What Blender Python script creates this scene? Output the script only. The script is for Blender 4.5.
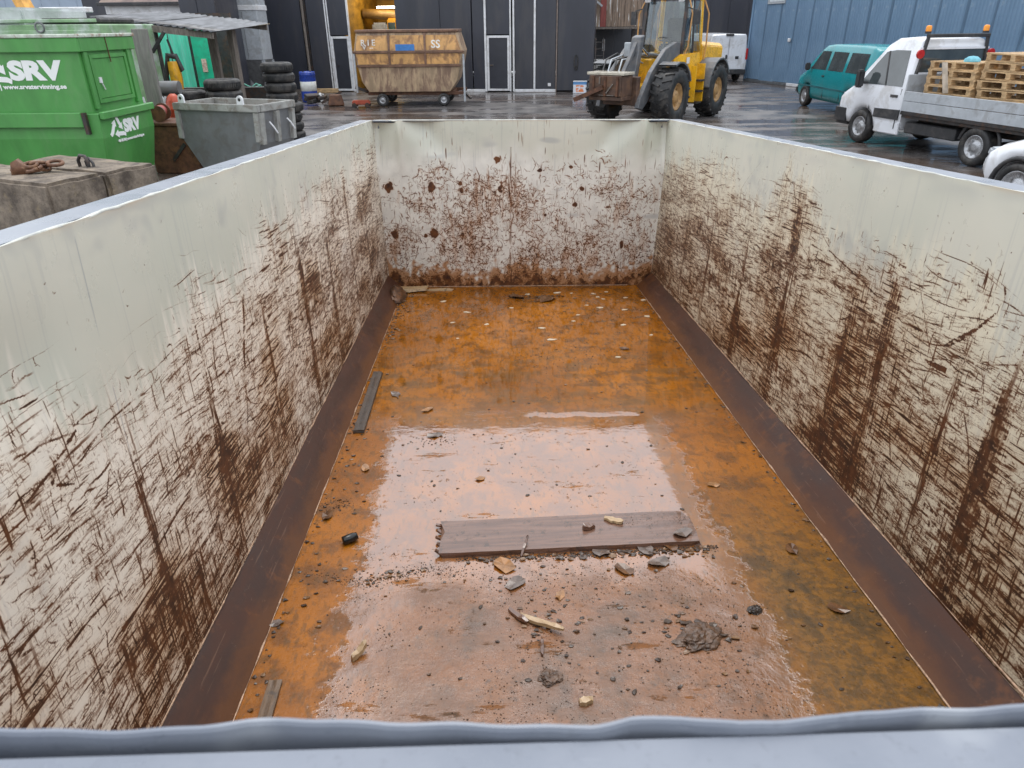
import bpy, bmesh, math, random
import numpy as np
from mathutils import Matrix, Vector
for o in list(bpy.data.objects): bpy.data.objects.remove(o)
S = bpy.context.scene
COL = S.collection
# ---------------------------------------------------------------- camera
CAM_H = 2.45
cd = bpy.data.cameras.new('camera'); cam = bpy.data.objects.new('camera', cd); COL.objects.link(cam)
cd.sensor_width = 36.0; cd.lens = 36.0 * 700 / 1024; cd.clip_start = 0.02; cd.clip_end = 2000
cam.matrix_world = Matrix(((0.999948, 0.010241, 0.0, 0), (-0.004667, 0.455745, -0.890098, 0),
                           (-0.009115, 0.890051, 0.455769, CAM_H), (0, 0, 0, 1)))
S.camera = cam
cd.dof.use_dof = True; cd.dof.focus_distance = 4.5; cd.dof.aperture_fstop = 14
# ---------------------------------------------------------------- sky, sun, exposure (overcast day)
SUN_EL, SUN_ROT = math.radians(70), math.radians(0)
W = bpy.data.worlds.new('World'); S.world = W; W.use_nodes = True
nt = W.node_tree; bg = nt.nodes['Background']
sky = nt.nodes.new('ShaderNodeTexSky'); sky.sky_type = 'NISHITA'; sky.sun_disc = False
sky.sun_elevation = SUN_EL; sky.sun_rotation = SUN_ROT
sky.air_density = 1.0; sky.dust_density = 3.0; sky.ozone_density = 1.0
hs = nt.nodes.new('ShaderNodeHueSaturation'); hs.inputs['Saturation'].default_value = 0.22
nt.links.new(sky.outputs[0], hs.inputs['Color'])
cl = nt.nodes.new('ShaderNodeMix'); cl.data_type = 'RGBA'; cl.inputs[0].default_value = 0.75      # even cloud deck over the clear sky
cl.inputs[7].default_value = (7.6, 8.0, 8.6, 1)
nt.links.new(hs.outputs[0], cl.inputs[6]); nt.links.new(cl.outputs[2], bg.inputs['Color'])
bg.inputs['Strength'].default_value = 0.15
sd = bpy.data.lights.new('sun', 'SUN'); sun = bpy.data.objects.new('sun', sd); COL.objects.link(sun)
sd.energy = 0.6; sd.angle = math.radians(25); sd.color = (1, 0.96, 0.9)
dirv = Vector((math.sin(SUN_ROT) * math.cos(SUN_EL), math.cos(SUN_ROT) * math.cos(SUN_EL), math.sin(SUN_EL)))
sun.rotation_euler = dirv.to_track_quat('Z', 'Y').to_euler()
vs = S.view_settings; vs.view_transform = 'Standard'; vs.look = 'None'; vs.gamma = 1; vs.exposure = 0.6
S.cycles.max_bounces = 8
# ---------------------------------------------------------------- helpers
PI = math.pi
def sc(h):
    h = h.lstrip('#'); r = []
    for i in (0, 2, 4):
        c = int(h[i:i + 2], 16) / 255
        r.append(c / 12.92 if c <= .04045 else ((c + .055) / 1.055) ** 2.4)
    return (*r, 1)
class NT:
    def __init__(s, name):
        s.m = bpy.data.materials.new(name); s.m.use_nodes = True
        s.t = s.m.node_tree; s.b = s.t.nodes['Principled BSDF']
    def n(s, t, **k):
        x = s.t.nodes.new('ShaderNode' + t)
        for a, v in k.items(): setattr(x, a, v)
        return x
    def l(s, a, b): s.t.links.new(a, b)
    def coord(s, kind='Object', scale=(1, 1, 1), rot=(0, 0, 0), loc=(0, 0, 0)):
        c = s.n('TexCoord'); m = s.n('Mapping'); s.l(c.outputs[kind], m.inputs[0])
        m.inputs['Scale'].default_value = scale; m.inputs['Rotation'].default_value = rot; m.inputs['Location'].default_value = loc
        return m.outputs[0]
    def noise(s, vec, scale, detail=4, rough=.55, dist=0.0, lo=None, hi=None):
        x = s.n('TexNoise'); s.l(vec, x.inputs['Vector'])
        x.inputs['Scale'].default_value = scale; x.inputs['Detail'].default_value = detail
        x.inputs['Roughness'].default_value = rough; x.inputs['Distortion'].default_value = dist
        if lo is None: return x.outputs['Fac']
        return s.rng(x.outputs['Fac'], lo, hi)
    def rng(s, v, lo, hi, a=0.0, b=1.0, smooth=True):
        r = s.n('MapRange'); r.interpolation_type = 'SMOOTHSTEP' if smooth else 'LINEAR'
        s.l(v, r.inputs[0]); r.inputs[1].default_value = lo; r.inputs[2].default_value = hi
        r.inputs[3].default_value = a; r.inputs[4].default_value = b
        return r.outputs[0]
    def mix(s, f, a, b, mode='MIX'):
        x = s.n('Mix'); x.data_type = 'RGBA'; x.blend_type = mode
        for v, i in ((f, 0), (a, 6), (b, 7)):
            if isinstance(v, (int, float)): x.inputs[i].default_value = v
            elif isinstance(v, (tuple, list)): x.inputs[i].default_value = v if len(v) == 4 else (*v, 1)
            else: s.l(v, x.inputs[i])
        return x.outputs[2]
    def math(s, op, a, b=0.0, c=None, clamp=False):
        x = s.n('Math'); x.operation = op; x.use_clamp = clamp
        for v, i in ((a, 0), (b, 1), (c, 2)):
            if v is None: continue
            if isinstance(v, (int, float)): x.inputs[i].default_value = v
            else: s.l(v, x.inputs[i])
        return x.outputs[0]
    def set(s, **k):
        for a, v in k.items():
            i = s.b.inputs[a.replace('_', ' ')]
            if isinstance(v, (int, float, tuple, list)): i.default_value = v if not isinstance(v, (tuple, list)) or len(v) == 4 else (*v, 1)
            else: s.l(v, i)
        return s
    def bump(s, h, strength, dist=0.01):
        x = s.n('Bump'); x.inputs['Strength'].default_value = strength; x.inputs['Distance'].default_value = dist
        s.l(h, x.inputs['Height']); s.l(x.outputs[0], s.b.inputs['Normal'])
        return x
def mat(name, col, rough=.5, metal=0.0, var=.25, scale=6, dirt=None, dirt_amt=.45, dscale=3, bump=0.0, bscale=40, spec=.5, stretch=(1, 1, 1), drange=(.48, .62)):
    """colour varied by noise, with dirt patches of their own shape and a fine relief"""
    t = NT(name); v = t.coord('Object', stretch)
    f = t.noise(v, scale, 5, .6)
    dk = tuple(c * (1 - var) for c in col[:3]); lt = tuple(min(1, c * (1 + var)) for c in col[:3])
    c = t.mix(t.rng(f, .3, .7), dk, lt)
    r = rough
    if dirt is not None:
        d = t.noise(v, dscale, 7, .65, .4, *drange)
        d = t.math('MULTIPLY', d, dirt_amt)
        c = t.mix(d, c, dirt)
    fine = t.noise(v, scale * 7, 3, .6)
    r = t.rng(fine, .2, .8, max(0.02, rough - .08), min(1, rough + .08))
    t.set(Base_Color=c, Roughness=r, Metallic=metal, Specular_IOR_Level=spec)
    if bump: t.bump(t.noise(v, bscale, 5, .6), bump, .01)
    return t.m
class MB:
    """collects shapes; build() links them as ONE mesh object"""
    def __init__(s): s.v = []; s.f = []; s.sm = []
    def add(s, vs, fs, smooth=False):
        b = len(s.v); s.v += [tuple(v) for v in vs]
        for f in fs: s.f.append([b + i for i in f]); s.sm.append(smooth)
        return s
    def box(s, c, d, rz=0, rx=0, ry=0, taper=None):
        x, y, z = d[0] / 2, d[1] / 2, d[2] / 2
        R = Matrix.Rotation(rz, 3, 'Z') @ Matrix.Rotation(ry, 3, 'Y') @ Matrix.Rotation(rx, 3, 'X')
        t = taper or (1, 1)
        P = [(-x, -y, -z), (x, -y, -z), (x, y, -z), (-x, y, -z), (-x * t[0], -y * t[1], z), (x * t[0], -y * t[1], z), (x * t[0], y * t[1], z), (-x * t[0], y * t[1], z)]
        return s.add([R @ Vector(p) + Vector(c) for p in P], [(3, 2, 1, 0), (4, 5, 6, 7), (0, 1, 5, 4), (1, 2, 6, 5), (2, 3, 7, 6), (3, 0, 4, 7)])
    def bb(s, x0, x1, y0, y1, z0, z1): return s.box(((x0 + x1) / 2, (y0 + y1) / 2, (z0 + z1) / 2), (abs(x1 - x0), abs(y1 - y0), abs(z1 - z0)))
    def bar(s, a, b, w, h, up=(0, 0, 1)):
        a = Vector(a); b = Vector(b); d = (b - a); L = d.length; d.normalize(); u = Vector(up)
        sd_ = d.cross(u)
        if sd_.length < 1e-4: sd_ = d.cross(Vector((0, 1, 0)))
        sd_.normalize(); u = sd_.cross(d)
        P = []
        for q in (a, b):
            for i, j in ((-1, -1), (1, -1), (1, 1), (-1, 1)): P.append(q + sd_ * (i * w / 2) + u * (j * h / 2))
        return s.add(P, [(0, 1, 2, 3), (7, 6, 5, 4), (0, 4, 5, 1), (1, 5, 6, 2), (2, 6, 7, 3), (3, 7, 4, 0)])
    def cyl(s, a, b, r, n=12, r2=None, caps=True, smooth=True):
        a = Vector(a); b = Vector(b); d = (b - a).normalized(); r2 = r if r2 is None else r2
        u = d.orthogonal().normalized(); w = d.cross(u)
        P = []
        for q, rr in ((a, r), (b, r2)):
            for i in range(n):
                t = 2 * PI * i / n; P.append(q + (u * math.cos(t) + w * math.sin(t)) * rr)
        s.add(P, [(i, (i + 1) % n, n + (i + 1) % n, n + i) for i in range(n)], smooth)
        if caps: s.add(P, [tuple(range(n))[::-1], tuple(range(n, 2 * n))])
        return s
    def lathe(s, prof, axis_o, axis_d, n=24, smooth=True):
        """prof: (radius, distance along axis)"""
        o = Vector(axis_o); d = Vector(axis_d).normalized(); u = d.orthogonal().normalized(); w = d.cross(u)
        P = []
        for r, h in prof:
            for i in range(n):
                t = 2 * PI * i / n; P.append(o + d * h + (u * math.cos(t) + w * math.sin(t)) * r)
        F = []
        for k in range(len(prof) - 1):
            for i in range(n): F.append((k * n + i, k * n + (i + 1) % n, (k + 1) * n + (i + 1) % n, (k + 1) * n + i))
        return s.add(P, F, smooth)
    def tube(s, pts, r, n=8, closed=False):
        pts = [Vector(p) for p in pts]; P = []; N = len(pts)
        pu = None
        for i, p in enumerate(pts):
            d = (pts[min(i + 1, N - 1)] - pts[max(i - 1, 0)]).normalized()
            if pu is None: pu = d.orthogonal().normalized()
            pu = (pu - d * pu.dot(d)).normalized(); w = d.cross(pu)
            rr = r[i] if isinstance(r, (list, tuple)) else r
            for k in range(n):
                t = 2 * PI * k / n; P.append(p + (pu * math.cos(t) + w * math.sin(t)) * rr)
        F = [(i * n + k, i * n + (k + 1) % n, (i + 1) * n + (k + 1) % n, (i + 1) * n + k) for i in range(N - 1) for k in range(n)]
        s.add(P, F, True); s.add(P, [tuple(range(n))[::-1], tuple(range((N - 1) * n, N * n))])
        return s
    def prism(s, poly, axis, a, b):
        """poly: 2D points; axis 'x','y','z' extruded from a to b"""
        def m(p, h):
            return {'x': (h, p[0], p[1]), 'y': (p[0], h, p[1]), 'z': (p[0], p[1], h)}[axis]
        n = len(poly); P = [m(p, a) for p in poly] + [m(p, b) for p in poly]
        return s.add(P, [tuple(range(n))[::-1], tuple(range(n, 2 * n))] + [(i, (i + 1) % n, n + (i + 1) % n, n + i) for i in range(n)])
    def loft(s, rings, smooth=True, caps=True):
        n = len(rings[0]); P = [p for r in rings for p in r]
        F = [(k * n + i, k * n + (i + 1) % n, (k + 1) * n + (i + 1) % n, (k + 1) * n + i) for k in range(len(rings) - 1) for i in range(n)]
        s.add(P, F, smooth)
        if caps: s.add(P, [tuple(range(n))[::-1], tuple(range((len(rings) - 1) * n, len(rings) * n))])
        return s
    def build(s, name, m, parent=None, bevel=0.0, seg=1, M=None, angle=35):
        me = bpy.data.meshes.new(name); me.from_pydata([M @ Vector(v) for v in s.v] if M else s.v, [], s.f)
        me.polygons.foreach_set('use_smooth', s.sm); me.update()
        bm = bmesh.new(); bm.from_mesh(me); bmesh.ops.recalc_face_normals(bm, faces=bm.faces)
        if bevel:
            bmesh.ops.remove_doubles(bm, verts=bm.verts, dist=1e-5)
            es = [e for e in bm.edges if len(e.link_faces) == 2 and e.calc_face_angle(0) > math.radians(angle)]
            if es: bmesh.ops.bevel(bm, geom=es, offset=bevel, segments=seg, affect='EDGES', clamp_overlap=True)
        bm.to_mesh(me); bm.free()
        if m: me.materials.append(m)
        o = bpy.data.objects.new(name, me); COL.objects.link(o)
        if parent: o.parent = parent
        return o
def tag(o, label, cat, group=None, kind=None):
    o['label'] = label; o['category'] = cat
    if group: o['group'] = group
    if kind: o['kind'] = kind
    return o
def thing(name, label, cat, loc=(0, 0, 0), rz=0, group=None):
    o = bpy.data.objects.new(name, None); COL.objects.link(o); o.empty_display_size = .2
    o.location = loc; o.rotation_euler = (0, 0, rz)
    return tag(o, label, cat, group)
def copy_tree(o, parent=None):
    c = o.copy(); COL.objects.link(c)
    if parent: c.parent = parent
    for ch in list(o.children): copy_tree(ch, c)
    return c
def text(name, body, size, m, parent, loc, rot, extrude=.002, offset=0.0, align='LEFT', sx=1.0):
    c = bpy.data.curves.new(name, 'FONT'); c.body = body; c.size = size; c.extrude = extrude; c.offset = offset; c.align_x = align
    c.resolution_u = 3
    f_ = bpy.data.objects.new(name, c); COL.objects.link(f_)
    me = bpy.data.meshes.new_from_object(f_); me.materials.clear(); me.materials.append(m); bpy.data.objects.remove(f_)
    o = bpy.data.objects.new(name, me); COL.objects.link(o); o.parent = parent
    o.location = loc; o.rotation_euler = rot; o.scale = (sx, 1, 1)
    return o
# ---------------------------------------------------------------- ground
def ground_z(y):
    """the yard is level beyond the container and climbs gently towards the viewer under it"""
    t = 8.5 - max(y, -6.0)
    return 0.0657 * (t if t > 1 else (0 if t < -1 else (t + 1) ** 2 / 4))
def make_asphalt():
    t = NT('wet_asphalt'); v = t.coord('Object')
    big = t.noise(v, .22, 5, .6); mid = t.noise(v, 1.3, 6, .62); fine = t.noise(v, 55, 4, .7)
    vs_ = t.coord('Object', (.35, 1.6, 1)); streak = t.noise(vs_, .8, 5, .6)
    c = t.mix(t.rng(mid, .35, .68), (.075, .070, .069), (.150, .137, .131))
    c = t.mix(t.rng(big, .45, .6), c, (.10, .074, .060))
    c = t.mix(t.math('MULTIPLY', t.rng(fine, .5, .75), .5), c, (.14, .13, .125))
    wet = t.math('ADD', t.math('MULTIPLY', big, .5), t.math('MULTIPLY', streak, .5))
    pud = t.rng(wet, .44, .56)
    rr = t.n('Mix'); t.l(pud, rr.inputs[0]); t.l(t.rng(mid, .3, .7, .30, .50), rr.inputs[2]); rr.inputs[3].default_value = .09
    t.set(Base_Color=c, Roughness=rr.outputs[0], Specular_IOR_Level=.6)
    h = t.mix(pud, t.mix(.35, mid, fine), (.5, .5, .5))
    rip = t.noise(t.coord('Object', (1, 2.2, 1)), 1.7, 3, .5)
    h2 = t.math('ADD', t.math('MULTIPLY', h, .5), t.math('MULTIPLY', rip, .9))
    t.bump(h2, .35, .03)
    return t.m
ys = [-400, -60, -6] + [y * .5 - 5 for y in range(1, 30)] + [12, 16, 20, 26, 34, 45, 80, 200, 900]
xs = [-700, -100, -30, -12, -6, -2, 2, 6, 12, 30, 100, 700]
g = MB()
P = [(x, y, ground_z(y)) for y in ys for x in xs]; n = len(xs)
g.add(P, [(j * n + i, j * n + i + 1, (j + 1) * n + i + 1, (j + 1) * n + i) for j in range(len(ys) - 1) for i in range(n - 1)], True)
go = g.build('ground', make_asphalt()); go['kind'] = 'structure'; go['label'] = 'wet dark asphalt yard with puddles and reflections'

# ---------------------------------------------------------------- wear masks drawn from random strokes
rng = np.random.default_rng(7)
def fnoise(h, w, sy, sx, r=rng):
    fy = np.fft.fftfreq(h)[:, None]; fx = np.fft.rfftfreq(w)[None]
    k = np.exp(-2 * (PI ** 2) * ((fy * sy) ** 2 + (fx * sx) ** 2)).astype(np.float32)
    a = np.fft.irfft2(np.fft.rfft2(r.standard_normal((h, w), dtype=np.float32)) * k, s=(h, w)).astype(np.float32)
    return (a - a.mean()) / a.std()
def blur(a, sy, sx):
    h, w = a.shape; fy = np.fft.fftfreq(h)[:, None]; fx = np.fft.rfftfreq(w)[None]
    k = np.exp(-2 * (PI ** 2) * ((fy * sy) ** 2 + (fx * sx) ** 2)).astype(np.float32)
    return np.fft.irfft2(np.fft.rfft2(a) * k, s=(h, w)).astype(np.float32)
def sst(a, lo, hi):
    t = np.clip((a - lo) / (hi - lo), 0, 1); return t * t * (3 - 2 * t)
def strokes(acc, x, y, ang, ln, wd, al, curv, brk):
    h, w = acc.shape; flat = acc.reshape(-1)
    for k in range(1, 9):
        s = np.where(np.clip(np.round(wd), 1, 8) == k)[0]
        if not len(s): continue
        n = np.maximum(3, (ln[s] / .8)).astype(int); idx = np.repeat(s, n)
        st = np.concatenate([[0], np.cumsum(n)[:-1]]); t = (np.arange(n.sum()) - np.repeat(st, n)) / np.repeat(n - 1, n)
        q = (t - .5) * ln[idx]; a0 = ang[idx]; cv = curv[idx]
        off = cv * (t - .5) ** 2 * ln[idx] + .18 * np.sqrt(ln[idx]) * np.sin(t * (5 + idx % 7) + idx)
        bx = x[idx] + q * np.cos(a0) - off * np.sin(a0); by = y[idx] + q * np.sin(a0) + off * np.cos(a0)
        tp = 1 - np.abs(2 * t - 1) ** 3
        for o in np.linspace(-(k - 1) / 2, (k - 1) / 2, k):
            ix = np.round(bx - o * np.sin(a0)).astype(int); iy = np.round(by + o * np.cos(a0)).astype(int)
            m = (ix >= 0) & (ix < w) & (iy >= 0) & (iy < h)
            f = iy[m] * w + ix[m]
            np.maximum.at(flat, f, (al[idx][m] * tp[m] * brk.reshape(-1)[f]).astype(np.float32))
def to_image(name, R, G, B, A):
    h, w = R.shape; im = bpy.data.images.new(name, w, h, alpha=True); im.colorspace_settings.name = 'Non-Color'
    im.alpha_mode = 'CHANNEL_PACKED'
    R = np.clip(R, 0, 1) ** .72
    px = np.stack([R, G, B, A], -1).clip(0, 1).astype(np.float32); im.pixels.foreach_set(px.ravel()); im.update(); im.pack()
    return im
PX = .0016
def pick(D, n):
    h, w = D.shape; out_x = []; out_y = []; got = 0; m = D.max()
    while got < n:
        yy = rng.integers(0, h, n * 3); xx = rng.integers(0, w, n * 3)
        k = rng.random(n * 3) * m < D[yy, xx]; out_x.append(xx[k]); out_y.append(yy[k]); got += k.sum()
    return np.concatenate(out_x)[:n].astype(float), np.concatenate(out_y)[:n].astype(float)
def side_mask(name, L, H, zb_pts, seams, gouges, patches):
    w = int(L / PX); h = int(H / PX)
    X = (np.arange(w) * PX)[None]; Z = (np.arange(h) * PX)[:, None]
    zb = np.interp(X[0], [p[0] for p in zb_pts], [p[1] for p in zb_pts])[None]
    zb = zb + .045 + .035 * fnoise(1, w, 0, 60) + .03 * fnoise(1, w, 0, 14)
    d = (zb - Z)
    low = fnoise(h, w, 45, 70); low2 = fnoise(h, w, 22, 110)
    D = np.clip(d / .55, 0, 1)
    wear = np.clip(D * 1.0 + .16 * low * (D > 0) * np.clip(D * 5, 0, 1), 0, 1.4)
    brk = np.clip(.70 + .30 * fnoise(h, w, 2.2, 9) + .18 * fnoise(h, w, 1, 1.5), 0, 1)
    R = np.zeros((h, w), np.float32)
    # long drag scratches, nearly level, and shorter crossing ones
    dens = np.clip(D, 0, 1) * np.exp(.5 * low2) + .02 * (d > -.03)
    n = 17000; x, y = pick(dens, n)
    ang = -.03 + .05 * low2[y.astype(int), x.astype(int)] + rng.normal(0, .05, n) + np.where(rng.random(n) < .12, rng.normal(0, .5, n), 0)
    ln = rng.lognormal(4.1, .85, n).clip(10, 620); wd = rng.choice([1, 1, 1, 1, 2, 2, 3], n); al = rng.uniform(.35, 1, n)
    strokes(R, x, y, ang, ln, wd, al, rng.normal(0, .1, n), brk)
    n = 15000; x, y = pick(dens + .14 * (d > 0), n)
    strokes(R, x, y, PI / 2 + rng.normal(0, .14, n), rng.lognormal(3.1, .6, n).clip(6, 200), rng.choice([1, 1, 2], n), rng.uniform(.3, .95, n), rng.normal(0, .15, n), brk)
    n = 8000; x, y = pick(dens + .22 * (d > .0), n)
    strokes(R, x, y, rng.uniform(0, PI, n), rng.lognormal(2.6, .6, n).clip(5, 90), rng.choice([1, 2, 2, 3], n), rng.uniform(.5, 1, n), rng.normal(0, .9, n), brk)
    n = 24000; x, y = pick(np.clip(D + .08 * (d > -.02), 0, .8), n)      # a web of hairlines
    strokes(R, x, y, np.where(rng.random(n) < .6, rng.normal(-.03, .12, n), rng.normal(1.5, .3, n)), rng.lognormal(3.6, .7, n).clip(10, 300), np.ones(n), rng.uniform(.12, .42, n), rng.normal(0, .3, n), brk)
    n = 240; x, y = pick(np.clip(D, 0, .5), n)     # deep gouges
    strokes(R, x, y, rng.choice([0, 0, 1.5, 1.2], n) + rng.normal(0, .25, n), rng.lognormal(4.0, .6, n).clip(25, 360), rng.choice([3, 4, 5], n), rng.uniform(.8, 1, n), rng.normal(0, .3, n), np.clip(brk + .3, 0, 1))
    n = 90; x, y = pick(np.clip(D - .12, 0, .6), n)      # dark vertical stains
    strokes(R, x, y, PI / 2 + rng.normal(0, .06, n), rng.lognormal(4.9, .5, n).clip(60, 420), rng.choice([4, 5, 6, 8], n), rng.uniform(.6, .95, n), rng.normal(0, .08, n), np.clip(.5 + .45 * fnoise(h, w, 9, 1.3), 0, 1))
    for sx, wdt, amt in seams:                            # the seams themselves: near-continuous dark lines
        k = int(3 + 7 * amt); zc = rng.uniform(.35, .62, k)
        strokes(R, (sx + rng.normal(0, .010, k) - .055 * (zc - .7)) / PX, zc / PX, PI / 2 + .055 + rng.normal(0, .012, k), rng.uniform(.35, .95, k) / PX, rng.choice([3, 4, 5, 7], k), rng.uniform(.75, 1, k), rng.normal(0, .02, k), np.clip(.75 + .4 * fnoise(h, w, 14, 1.5), 0, 1))
    n = 560; x, y = pick(np.clip(D - .05, 0, .8) * np.exp(.7 * low2), n)      # longer, broader drag marks
    strokes(R, x, y, rng.normal(-.03, .07, n), rng.lognormal(4.6, .6, n).clip(40, 520), rng.choice([2, 3, 4, 5], n), rng.uniform(.6, 1, n), rng.normal(0, .05, n), np.clip(.5 + .5 * fnoise(h, w, 1.4, 12), 0, 1))
    # fine hatch of worn film between the scratches
    st = fnoise(h, w, 1.0, 20); sv = fnoise(h, w, 18, 1.1)
    R = np.maximum(R, .9 * sst(st + .5 * low + 1.3 * (wear - 1.0), 1.25, 1.7) * (d > 0))
    R = np.maximum(R, .75 * sst(sv + .5 * low2 + 1.4 * (wear - .85), 1.25, 1.95) * (d > .02))
    # darker bands that run down the wall over each stiffener
    for sx, wdt, amt in seams:
        prof = np.exp(-((X - sx - .02 * (Z - .7)) / wdt) ** 2) * np.clip((zb - Z) / .35 + .12, 0, 1)
        a = sst(.6 * sv + .4 * st + .5 * low + 3.1 * amt * prof, 1.65, 2.5); R = np.maximum(R, .9 * a * np.clip(brk + .15, 0, 1) * np.clip(prof * 5 - .15, 0, 1))
    for (px_, pz, rx, rz, amt) in patches:
        e = np.exp(-(((X - px_) / rx) ** 2 + ((Z - pz) / rz) ** 2))
        R = np.maximum(R, .9 * sst(.75 * st + .6 * sv + 2.6 * e * amt, 1.5, 2.6) * np.clip(brk + .2, 0, 1) * np.clip(e * 5 - .2, 0, 1))
    for pts in gouges:                      # single large marks, polyline with width
        for (ax, az, aw), (bx, bz, bw) in zip(pts[:-1], pts[1:]):
            k = 60; t = np.linspace(0, 1, k)
            for tt in t:
                cx, cz, cw = ax + (bx - ax) * tt + rng.normal(0, .0012), az + (bz - az) * tt, .62 * (aw + (bw - aw) * tt) * rng.uniform(.4, 1.2)
                x0, x1 = int((cx - cw) / PX), int((cx + cw) / PX) + 1; y0, y1 = int((cz - cw) / PX), int((cz + cw) / PX) + 1
                x0 = max(x0, 0); y0 = max(y0, 0)
                sub = R[y0:y1, x0:x1]
                if sub.size: np.maximum(sub, np.clip(brk[y0:y1, x0:x1] * 1.2 + .1, 0, .95), out=sub)
    lowb = sst(.25 - Z + .07 * low + .05 * fnoise(h, w, 4, 30), 0.02, .2)
    R = np.maximum(R, .9 * lowb * sst(st * .6 + sv * .3 + 1.1 * lowb, .35, 1.1))
    G = np.clip(1.15 * blur(R, 5, 5) + .45 * blur(R, 34, 10) + .12 * np.clip(D, 0, 1) - .10, 0, 1) * (.75 + .25 * np.clip(low, -1, 1))
    zone = sst(d + .03 * fnoise(h, w, 30, 3), -.03, .16)
    # faint grey run marks on the clean paint
    run = .22 * sst(fnoise(h, w, 70, 1.6) + .5 * fnoise(h, w, 120, 25), 1.0, 2.4)
    for sx, wdt, amt in seams[:1]:
        line = np.exp(-((X - sx + .03 * (1.0 - Z)) / .0022) ** 2) * sst(fnoise(h, 1, 30, 0) + .9, 0, .5) * (Z < 1.33)
        run = np.maximum(run, .9 * line)
    run = np.maximum(run, .38 * sst(fnoise(h, w, 55, 80) + .4 * fnoise(h, w, 9, 9), 1.1, 2.6))
    top_g = np.exp(-((HT - Z) / .05) ** 2) * np.clip(.3 + .5 * fnoise(h, w, 10, 30), 0, 1); run = np.maximum(run, .4 * top_g)
    n = 160; x, y = pick(.05 + 0 * D * 1.0 + (Z > .9), n); chips = np.zeros_like(R); strokes(chips, x, y, rng.uniform(0, PI, n), rng.lognormal(1.8, .5, n).clip(3, 22), rng.choice([1, 2, 3], n), rng.uniform(.5, 1, n), rng.normal(0, .5, n), brk); R = np.maximum(R, chips)
    return to_image(name, R, G, zone + 0 * Z, run)
def end_mask(name, L, H):
    w = int(L / .0016); h = int(H / .0016); px = .0016
    X = (np.arange(w) * px)[None] - L / 2; Z = (np.arange(h) * px)[:, None]
    low = fnoise(h, w, 50, 50); R = np.zeros((h, w), np.float32)
    zb = 1.05 + .05 * fnoise(1, w, 0, 60)
    D = np.clip((zb - Z) / .15, 0, 1) * np.clip(1 + .4 * low, .35, 1.9)
    D = D * np.clip(1.1 - .5 * np.abs(X + .15), .3, 1)
    brk = np.clip(.85 + .3 * fnoise(h, w, 2, 2), 0, 1)
    n = 4200; x, y = pick(D, n)              # curly flecks
    strokes(R, x, y, rng.uniform(0, PI, n), rng.lognormal(3.05, .6, n).clip(8, 110), rng.choice([2, 3, 4, 6], n, p=[.34, .34, .22, .1]), rng.uniform(.6, 1, n), rng.normal(0, 1.1, n), brk)
    n = 2200; x, y = pick(D, n)
    strokes(R, x, y, PI / 2 + rng.normal(0, .12, n), rng.lognormal(3.1, .6, n).clip(8, 130), rng.choice([1, 1, 2], n), rng.uniform(.4, .95, n), rng.normal(0, .15, n), brk)
    n = 500; x, y = pick(D, n)
    strokes(R, x, y, rng.normal(0, .06, n), rng.lognormal(3.2, .7, n).clip(8, 160), rng.choice([1, 1, 2], n), rng.uniform(.4, .9, n), rng.normal(0, .05, n), brk)
    R = np.maximum(R, .8 * sst(fnoise(h, w, 2.2, 2.2) + .6 * low, 2.0, 2.5) * (D > .2))
    # one rusty weld seam up the middle
    sv = fnoise(h, w, 22, 1.2)
    R = np.maximum(R, .9 * sst(sv * .8 + 2.0 * np.exp(-((X + .085) / .012) ** 2) * (Z < 1.16), 1.5, 2.4))
    R = np.maximum(R, .7 * sst(sv * .6 + 1.9 * np.exp(-((X + .07) / .07) ** 2) * np.exp(-((Z - .85) / .3) ** 2), 1.7, 2.6))
    for bx, bz, br, bs in ((-1.08, .85, .03, 1.5), (-.735, .85, .028, 1.4), (-.17, .84, .022, 2.0), (-1.06, .46, .027, 1.5), (-.725, .47, .032, 1.2), (-.49, .82, .014, 1.3), (-.50, .875, .014, 1.2),
                           (.15, .98, .02, .8), (.40, 1.0, .017, .8), (.45, .7, .02, .9), (-.49, .45, .014, 1.6), (-.8, .45, .016, 1), (.5, .83, .02, .8), (.2, .62, .014, 1), (.86, .36, .016, 2.2), (-.2, 1.06, .028, .9)):
        e = ((X - bx) / br) ** 2 + ((Z - bz) / (br * bs)) ** 2 + .35 * fnoise(h, w, 5, 5)
        R = np.maximum(R, sst(-e, -1.25, -.75))
    # rust creeping up from the floor
    edge = .085 + .022 * fnoise(1, w, 0, 9) + .018 * fnoise(1, w, 0, 40) + .10 * np.exp(-((X + 1.1) / .12) ** 2) + .07 * np.exp(-((X - 1.1) / .1) ** 2)
    band = sst(edge - Z + .012 * fnoise(h, w, 3, 3), -.02, .05)
    R = np.maximum(R, band * np.clip(.72 + .3 * fnoise(h, w, 9, 9) + .12 * fnoise(h, w, 2, 2), 0, 1))
    G = np.clip(.7 * blur(R, 6, 6) + .3 * blur(R, 30, 14) - .10 + 1.0 * sst(edge + .075 - Z + .03 * fnoise(h, w, 6, 6), -.05, .08) + .35 * sst(fnoise(h, w, 40, 6) + .8 * low, .9, 2.4) * (Z < 1.0), 0, 1)
    zone = sst(1.13 - Z + .02 * fnoise(h, w, 30, 20) + .03 * fnoise(1, w, 0, 120), -.08, .16) * np.ones_like(R)
    run = .25 * sst(fnoise(h, w, 60, 1.8) + .4 * low, 1.0, 2.4)
    run = np.maximum(run, .55 * sst(fnoise(h, w, 14, 50) + 2.2 * np.exp(-((Z - 1.2) / .09) ** 2) * np.exp(-((np.abs(X + .02) - .42) / .3) ** 2), 1.9, 3.4))
    return to_image(name, R, G, zone, run)
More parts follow.
